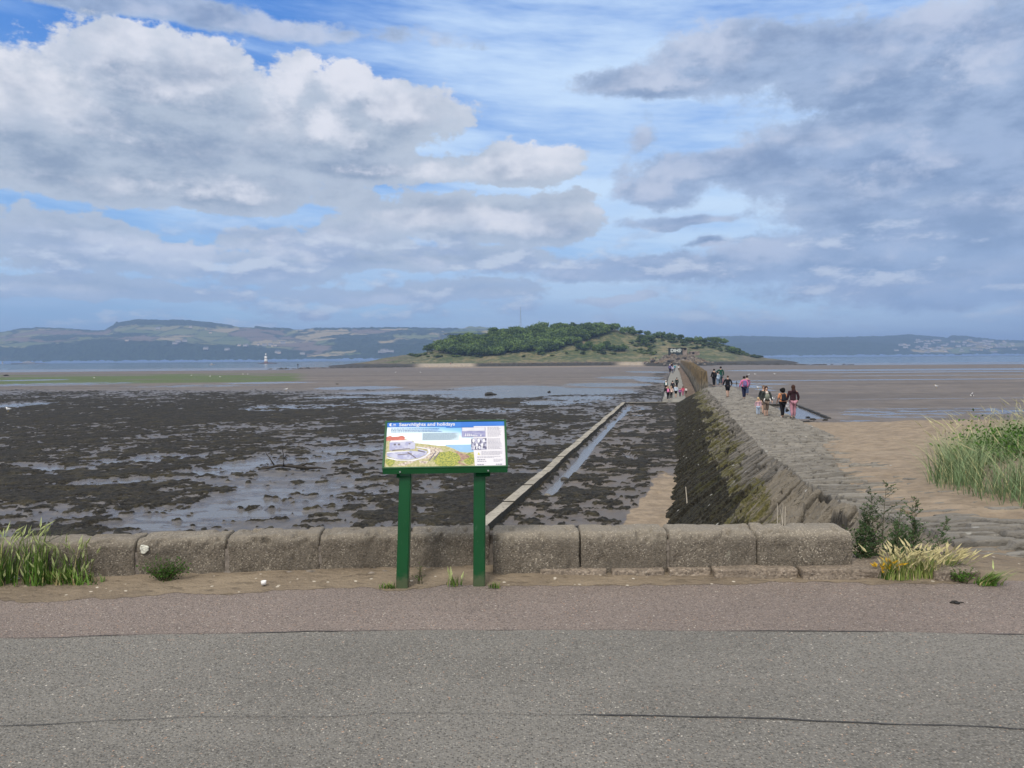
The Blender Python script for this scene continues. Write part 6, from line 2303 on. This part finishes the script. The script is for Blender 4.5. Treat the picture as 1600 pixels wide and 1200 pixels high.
# ------------------------------------------------------------------ plants
def blades(name, pts, hmin, hmax, wid, lean, mats, seed, seg=4, ears=0.0, earlen=.07, earw=.008, parent=None, spread=.6, flat=0.0, wind=(0, 0)):
    """a tuft of bent grass blades, some bearing seed heads; pts = (n,3) roots"""
    r = np.random.default_rng(seed)
    V = []; F = []; hue = []; mi = []; tip = []
    for p in pts:
        h = r.uniform(hmin, hmax)
        a = r.uniform(0, 2 * math.pi); ln = r.uniform(.15, 1.0) * lean * h
        d = np.array([math.cos(a) * ln + wind[0] * h, math.sin(a) * ln * (1 - flat) + wind[1] * h, 0])
        w = wid * r.uniform(.6, 1.3)
        b = a + math.pi / 2 + r.uniform(-.6, .6)
        sd = np.array([math.cos(b), math.sin(b), 0]) * w
        hu = r.uniform(0, 1)
        i0 = len(V)
        for k in range(seg + 1):
            t = k / seg
            c = np.array(p) + d * t ** 1.8 + np.array([0, 0, h * (t - .18 * lean * t * t)])
            ww = (1 - t ** 1.6) * .95 + .05
            V.append(c - sd * ww); V.append(c + sd * ww); hue += [hu, hu]; tip += [t, t]
        for k in range(seg):
            q = i0 + 2 * k
            F.append([q, q + 1, q + 3, q + 2]); mi.append(0)
        if r.uniform() < ears:
            c0 = np.array(p) + d * .72 + np.array([0, 0, h * .8]); c1 = np.array(p) + d * 1.25 + np.array([0, 0, h * .8 + earlen * r.uniform(.75, 1.15)])
            ax = c1 - c0; s1 = np.cross(ax, [0, 1, .1]); s1 = s1 / np.linalg.norm(s1) * earw; s2 = np.cross(ax, s1); s2 = s2 / np.linalg.norm(s2) * earw
            for s_ in (s1, s2):
                i0 = len(V)
                V += [c0, c0 * .72 + c1 * .28 - s_, c1, c0 * .72 + c1 * .28 + s_]; hue += [hu] * 4; tip += [1] * 4
                F.append([i0, i0 + 1, i0 + 2, i0 + 3]); mi.append(1)
    me = arr_mesh(name, np.array(V), np.array(F), mats, {'hue': hue, 'tip': tip}, smooth=False, mi=mi)
    return link(name, me, parent)


def grass_mat(name, dark, light, tipc, dry):
    m, t, b = newmat(name)
    h = t.attr('hue'); tp = t.attr('tip')
    c = t.mix(h, dark, light)
    c = t.mix(t.step(h, .86, .92), c, dry)
    c = t.mix(t.math('MULTIPLY', t.step(tp, .45, 1.0), .6), c, tipc)
    t.put(b.inputs['Base Color'], c)
    b.inputs['Roughness'].default_value = .55
    b.inputs['Specular IOR Level'].default_value = .3
    b.inputs['Subsurface Weight'].default_value = 0.0
    return m


M_GRASS = grass_mat('green_grass', (.03, .085, .010), (.15, .27, .040), (.25, .32, .08), (.40, .34, .16))
M_EAR = plain('seed_head', (.46, .52, .24), .7, .2, 40)
M_EARDRY = plain('seed_head_dry', (.55, .50, .28), .7, .2, 40)
M_GDRY = grass_mat('dry_grass', (.10, .19, .03), (.32, .36, .11), (.50, .46, .22), (.58, .50, .28))
M_DUNE = grass_mat('dune_grass', (.085, .15, .065), (.21, .30, .14), (.36, .42, .22), (.50, .46, .24))
M_WEEDL = leaf_mat('weed_leaves', (.022, .075, .008), (.085, .20, .022))
M_MUG = leaf_mat('mugwort_leaves', (.020, .050, .016), (.075, .135, .05), (.14, .24, .05))
M_STEM = plain('weed_stem', (.075, .07, .035), .7, .3, 20)


def tuft(px0, px1, py, n, hpx0, hpx1, label, seed, ears=.5, mats=None, wid=.0045, lean=.5, depth=.10, earlen=.075, cat='grass', z=0.015, group=None, wind=(0, 0), name='grass_tuft', earw=.008):
    r = np.random.default_rng(seed)
    c = ground((px0 + px1) / 2, py, z)
    half = (px1 - px0) / 2 / FPX * c.y
    k = c.y / FPX
    pts = np.zeros((n, 3))
    pts[:, 0] = np.clip(r.normal(0, .5, n), -1.1, 1.1) * half
    pts[:, 1] = r.uniform(-.3, .7, n) * depth
    o = blades(name, pts, hpx0 * k, hpx1 * k, wid, lean, mats or [M_GRASS, M_EAR], seed, 4, ears, earlen, earw, wind=wind)
    o.location = (c.x, c.y, z - .01)
    return tag(o, label, cat, group)


def plants():
    # left clump of wall barley: three tufts growing into one another
    tuft(-40, 30, 915, 120, 18, 108, 'leftmost tall barley grass tuft at the foot of the wall, cut by the picture edge', 1, .34, lean=.5, wid=.0048, depth=.16)
    tuft(28, 82, 912, 125, 14, 104, 'tall barley grass tuft with pale green heads, tallest near the left edge', 2, .30, lean=.42, wid=.0048, depth=.18)
    tuft(78, 138, 908, 100, 10, 80, 'lower leaning barley grass tuft at the right end of the left clump', 3, .26, lean=.70, wid=.0045, depth=.16)
    tuft(40, 150, 914, 260, 8, 34, 'short green grass skirting the foot of the left barley clump', 4, .03, lean=.9, wid=.005, depth=.10)
    # shrubby green weed by the lichen patch
    c = ground(257, 908, .015)
    k = c.y / FPX
    r = np.random.default_rng(9)
    V = []; F = []; hue = []
    root = empty('leafy_weed', (c.x, c.y, .01))
    tag(root, 'bushy bright green weed under the pale lichen patch on the wall', 'weed')
    mb = MB()
    for s in range(46):
        a = r.uniform(0, 2 * math.pi); rad = r.uniform(.2, 1.0)
        tip = np.array([math.cos(a) * rad * 42 * k, math.sin(a) * rad * .07 - .01, (12 + 34 * r.uniform(.25, 1) * (1 - .35 * rad)) * k])
        mb.tube([(tip[0] * .15, tip[1] * .2, 0), tuple(tip * .6 + [0, 0, .01]), tuple(tip)], [.0025, .002, .001], 4)
        for l in range(26):
            t = r.uniform(.3, 1.05); p = tip * t + r.normal(size=3) * np.array([.014, .010, .012])
            a1 = r.normal(size=3); a1 /= np.linalg.norm(a1); b1 = np.cross(a1, r.normal(size=3)); b1 /= np.linalg.norm(b1)
            L_ = r.uniform(.007, .016); w = L_ * .38
            i0 = len(V); V += [p, p + a1 * L_ * .5 + b1 * w, p + a1 * L_, p + a1 * L_ * .5 - b1 * w]; hue += [r.uniform(0, 1)] * 4; F.append([i0, i0 + 1, i0 + 2, i0 + 3])
    mb.build('stem', M_STEM, root)
    link('foliage', arr_mesh('foliage', np.array(V), np.array(F), M_WEEDL, {'hue': hue}, smooth=False), root)
    # sprouts at the legs of the board
    tuft(592, 622, 917, 70, 5, 13, 'low flat grass sprout against the left leg of the board', 11, 0, lean=1.0, wid=.003, depth=.05)
    tuft(696, 722, 914, 46, 9, 25, 'spiky grass sprout between the board legs, nearer the right leg', 12, .05, lean=.7, wid=.003, depth=.05)
    tuft(763, 782, 917, 50, 5, 13, 'small low grass sprout right of the board right leg', 13, 0, lean=.9, wid=.003, depth=.04)
    stem_weed(655, 914, 36, 3, 14, 'small pale weed between the board legs, beside the left leg', 14, M_WEEDL, .010)
    # mugwort at the end of the wall
    for i, (px, py, hp, n, lb) in enumerate([(1347, 886, 100, 3, 'bushy mugwort plant pressed against the end of the wall'), (1366, 884, 118, 2, 'mugwort plant with pale yellowish leaves beside the wall end'), (1377, 883, 132, 1, 'tallest thin mugwort spire beside the wall end'),
                                             (1400, 882, 92, 3, 'dense dark mugwort in the middle of the clump'), (1424, 880, 108, 2, 'tall mugwort plant with bright tips right of the tallest spire'), (1462, 878, 68, 1, 'short leaning mugwort stem apart from the clump on the right')]):
        stem_weed(px, py, hp, n + 1 if n > 1 else n, 66, lb, 30 + i, M_MUG, .0155, lean=(.22 if i == 5 else .10))
    # dry barley and green weed in front of it
    tuft(1385, 1432, 903, 230, 16, 54, 'straw coloured barley tuft spilling over the low kerb stone', 41, .30, [M_GDRY, M_EARDRY], .003, .8, .12, .05)
    tuft(1424, 1470, 901, 200, 16, 56, 'pale barley tuft right of the straw coloured one', 42, .28, [M_GDRY, M_EARDRY], .0035, .7, .12, .05)
    tuft(1455, 1505, 893, 150, 20, 42, 'loose pale barley tuft leaning right behind the broken kerb stone', 43, .4, [M_GDRY, M_EARDRY], .0035, .9, .10, .05, wind=(.35, 0))
    tuft(1375, 1400, 903, 90, 12, 36, 'yellow ragwort-like tuft at the left of the straw barley', 44, .4, [M_GRASS, plain('yellow_flower', (.62, .40, .03), .7, .2, 30)], .0045, .7, .06, .03)
    stem_weed(1500, 910, 24, 12, 20, 'small dark green weed in front of the broken kerb stone', 46, M_WEEDL, .012, lean=.5)
    tuft(1528, 1562, 912, 170, 8, 30, 'bright green low grass tuft at the far right end of the kerb', 47, .02, lean=1.1, wid=.004, depth=.08, wind=(.7, 0))
    # dead stalks behind the wall
    c = at(1222, 815, 9.4)
    mb = MB()
    for dx, dz, bx in ((-.06, .30, -.02), (.01, .30, 0), (.04, .25, .01), (-.02, .2, .02)):
        mb.tube([(c.x + dx * .3, c.y, c.z - .45), (c.x + dx * .6 + bx, c.y, c.z - .05), (c.x + dx, c.y, c.z + dz * .75)], [.006, .005, .0025], 5)
    tag(mb.build('dead_stalks', plain('straw', (.55, .50, .42), .8, .15, 20)), 'bleached dead plant stalks standing just behind the wall', 'plant')
    # thin stick on the inner sand
    c = ground(1073, 812, -3.3)
    mb = MB(); mb.tube([(c.x, c.y, -3.5), (c.x + .02, c.y, -2.9), (c.x - .03, c.y, -2.3)], [.025, .02, .012], 6)
    tag(mb.build('stick', plain('straw', (.4, .3, .2))), 'thin upright stick at the foot of the weedy slope', 'stick')


def stem_weed(px, py, hp, nst, nl, label, seed, mat, leaf, lean=.08):
    c = ground(px, py, .0)
    k = c.y / FPX
    r = np.random.default_rng(seed)
    root = empty('weed', (c.x, c.y, .0), 0)
    tag(root, label, 'weed')
    V = []; F = []; hue = []
    mb = MB()
    for s in range(nst):
        h = hp * k * (1 if s == 0 else r.uniform(.6, .92))
        dx, dy = r.normal(size=2) * lean * h + (np.array([r.uniform(-.05, .05), r.uniform(-.03, .03)]) if s else 0)
        if lean > .2 and nst == 1: dx = .35 * h
        base = np.array([r.uniform(-.03, .03), r.uniform(-.03, .03), 0]) * (s > 0)
        top = base + np.array([dx, dy, h])
        mb.tube([tuple(base), tuple(base * .5 + top * .5 + [dx * -.1, 0, 0]), tuple(top)], [.0035, .0025, .001], 5)
        # side shoots, each carrying small lobed leaves, getting shorter towards the tip
        nb = max(3, int(nl * .4))
        for q in range(nb):
            t = .06 + .92 * (q + r.uniform(0, 1)) / nb
            p0 = base + (top - base) * t
            a = r.uniform(0, 2 * math.pi)
            Ls = h * (.30 * (1 - t) + .06) * r.uniform(.5, 1.4)
            p1 = p0 + np.array([math.cos(a) * Ls, math.sin(a) * Ls * .8, Ls * .75])
            mb.tube([tuple(p0), tuple(p1)], [.0015, .0007], 4, False)
            for l in range(max(5, int(nl * .3))):
                u = r.uniform(.1, 1.05); p = p0 + (p1 - p0) * u
                d = r.normal(size=3); d[2] = abs(d[2]) * .6; d /= np.linalg.norm(d)
                w = np.cross(d, r.normal(size=3)); w /= np.linalg.norm(w)
                L_ = leaf * r.uniform(.6, 1.5) * (1.25 - .5 * t)
                i0 = len(V)
                V += [p, p + d * L_ * .45 + w * L_ * .22, p + d * L_, p + d * L_ * .5 - w * L_ * .22]
                hu = np.clip(r.normal(.35 + .3 * u, .2), 0, 1); hue += [hu] * 4
                F.append([i0, i0 + 1, i0 + 2, i0 + 3])
    mb.build('stem', M_STEM, root)
    link('foliage', arr_mesh('foliage', np.array(V), np.array(F), mat, {'hue': hue}, smooth=False), root)


plants()


def dune():
    """marram grass on its mound at the right"""
    r = np.random.default_rng(77)
    # mound
    xs_ = np.linspace(4.8, 26.0, 120); ys_ = np.linspace(8.4, 19.0, 60)
    X, Y = np.meshgrid(xs_, ys_)
    edge = np.interp(Y, [8.5, 9.2, 10, 11, 12.5, 14, 16, 19], [5.9, 5.75, 5.95, 6.2, 6.75, 7.8, 9.0, 10.5])
    m = sst(X, edge - .5, edge + 2.5) * sst(Y, 8.6, 10.6) * (1 - sst(Y, 15.5, 19))
    zb = np.interp(Y, [6.5, 9, 12, 16, 20], [-.08, -.24, -.46, -.74, -1.0])
    Z = zb - .06 - 1.6 * (1 - sst(m, 0, .04)) + m * .55 + (fbm(X * 1.2, Y * 1.2, 301, 3) - .5) * .12 * m
    tag(link('sand_mound', arr_mesh('sand_mound', np.stack([X, Y, Z], -1).reshape(-1, 3), grid_faces(60, 120), M_SAND)), kind='structure')

    def root_pts(n, hfun):
        P = []
        while len(P) < n:
            y = r.uniform(8.75, 17.0)
            e = float(np.interp(y, [8.5, 9.2, 10, 11, 12.5, 14, 16, 19], [5.9, 5.75, 5.95, 6.2, 6.75, 7.8, 9.0, 10.5]))
            x = e + abs(r.normal(0, 2.3))
            if fbm(np.array(x * 1.6), np.array(y * 1.6), 305, 2) < .36: continue
            if abs(x / y - .655) < .04 and 10.4 < y < 13.8: continue
            if x > 14 or r.uniform() > .25 + .75 * min(1, (x - e) / .8): continue
            mm = float(sst(np.array(x), e - .5, e + 2.5)) * float(sst(np.array(y), 8.6, 10.6)) * (1 - float(sst(np.array(y), 15.5, 19)))
            z = float(np.interp(y, [6.5, 9, 12, 16, 20], [-.08, -.24, -.46, -.74, -1.0])) - .06 + mm * .55
            P.append((x, y, z - .03))
        return np.array(P)
    root = empty('dune_grass', (0, 0, 0))
    tag(root, 'large mass of tall pale green dune grass on the sand at right', 'dune grass', kind='stuff')
    blades('blade', root_pts(9500, None), .36, .92, .0048, 1.0, [M_DUNE, M_EAR], 71, 5, 0, parent=root, wind=(-.12, -.05))
    blades('seed_stalk', root_pts(300, None), .70, 1.20, .0028, .5, [M_DUNE, plain('marram_head', (.55, .52, .31), .8, .2, 30)], 72, 5, 1.0, .17, .006, parent=root, wind=(-.10, 0))
    # darker broad-leaved plant inside the grass
    V = []; F = []; hue = []
    for k in range(1500):
        u = r.normal(size=3) * np.array([.42, .4, .16])
        p = np.array([8.5, 13.0, .12]) + u
        d = r.normal(size=3); d /= np.linalg.norm(d); w = np.cross(d, r.normal(size=3)); w /= np.linalg.norm(w)
        L_ = r.uniform(.03, .075); i0 = len(V)
        V += [p, p + d * L_ * .5 + w * L_ * .28, p + d * L_, p + d * L_ * .5 - w * L_ * .28]; hue += [r.uniform(0, 1)] * 4; F.append([i0, i0 + 1, i0 + 2, i0 + 3])
    o = link('foliage', arr_mesh('foliage', np.array(V), np.array(F), M_WEEDL, {'hue': hue}, smooth=False))
    b = empty('bush', (0, 0, 0)); o.parent = b
    mb = MB()
    for k in range(14):
        mb.tube([(8.5 + r.normal() * .3, 13.0 + r.normal() * .2, -.4), (8.5 + r.normal() * .4, 13.0 + r.normal() * .3, .1)], [.012, .005], 5)
    mb.build('stem', M_STEM, b)
    tag(b, 'dark green leafy bush buried in the dune grass at the right edge', 'bush')


dune()
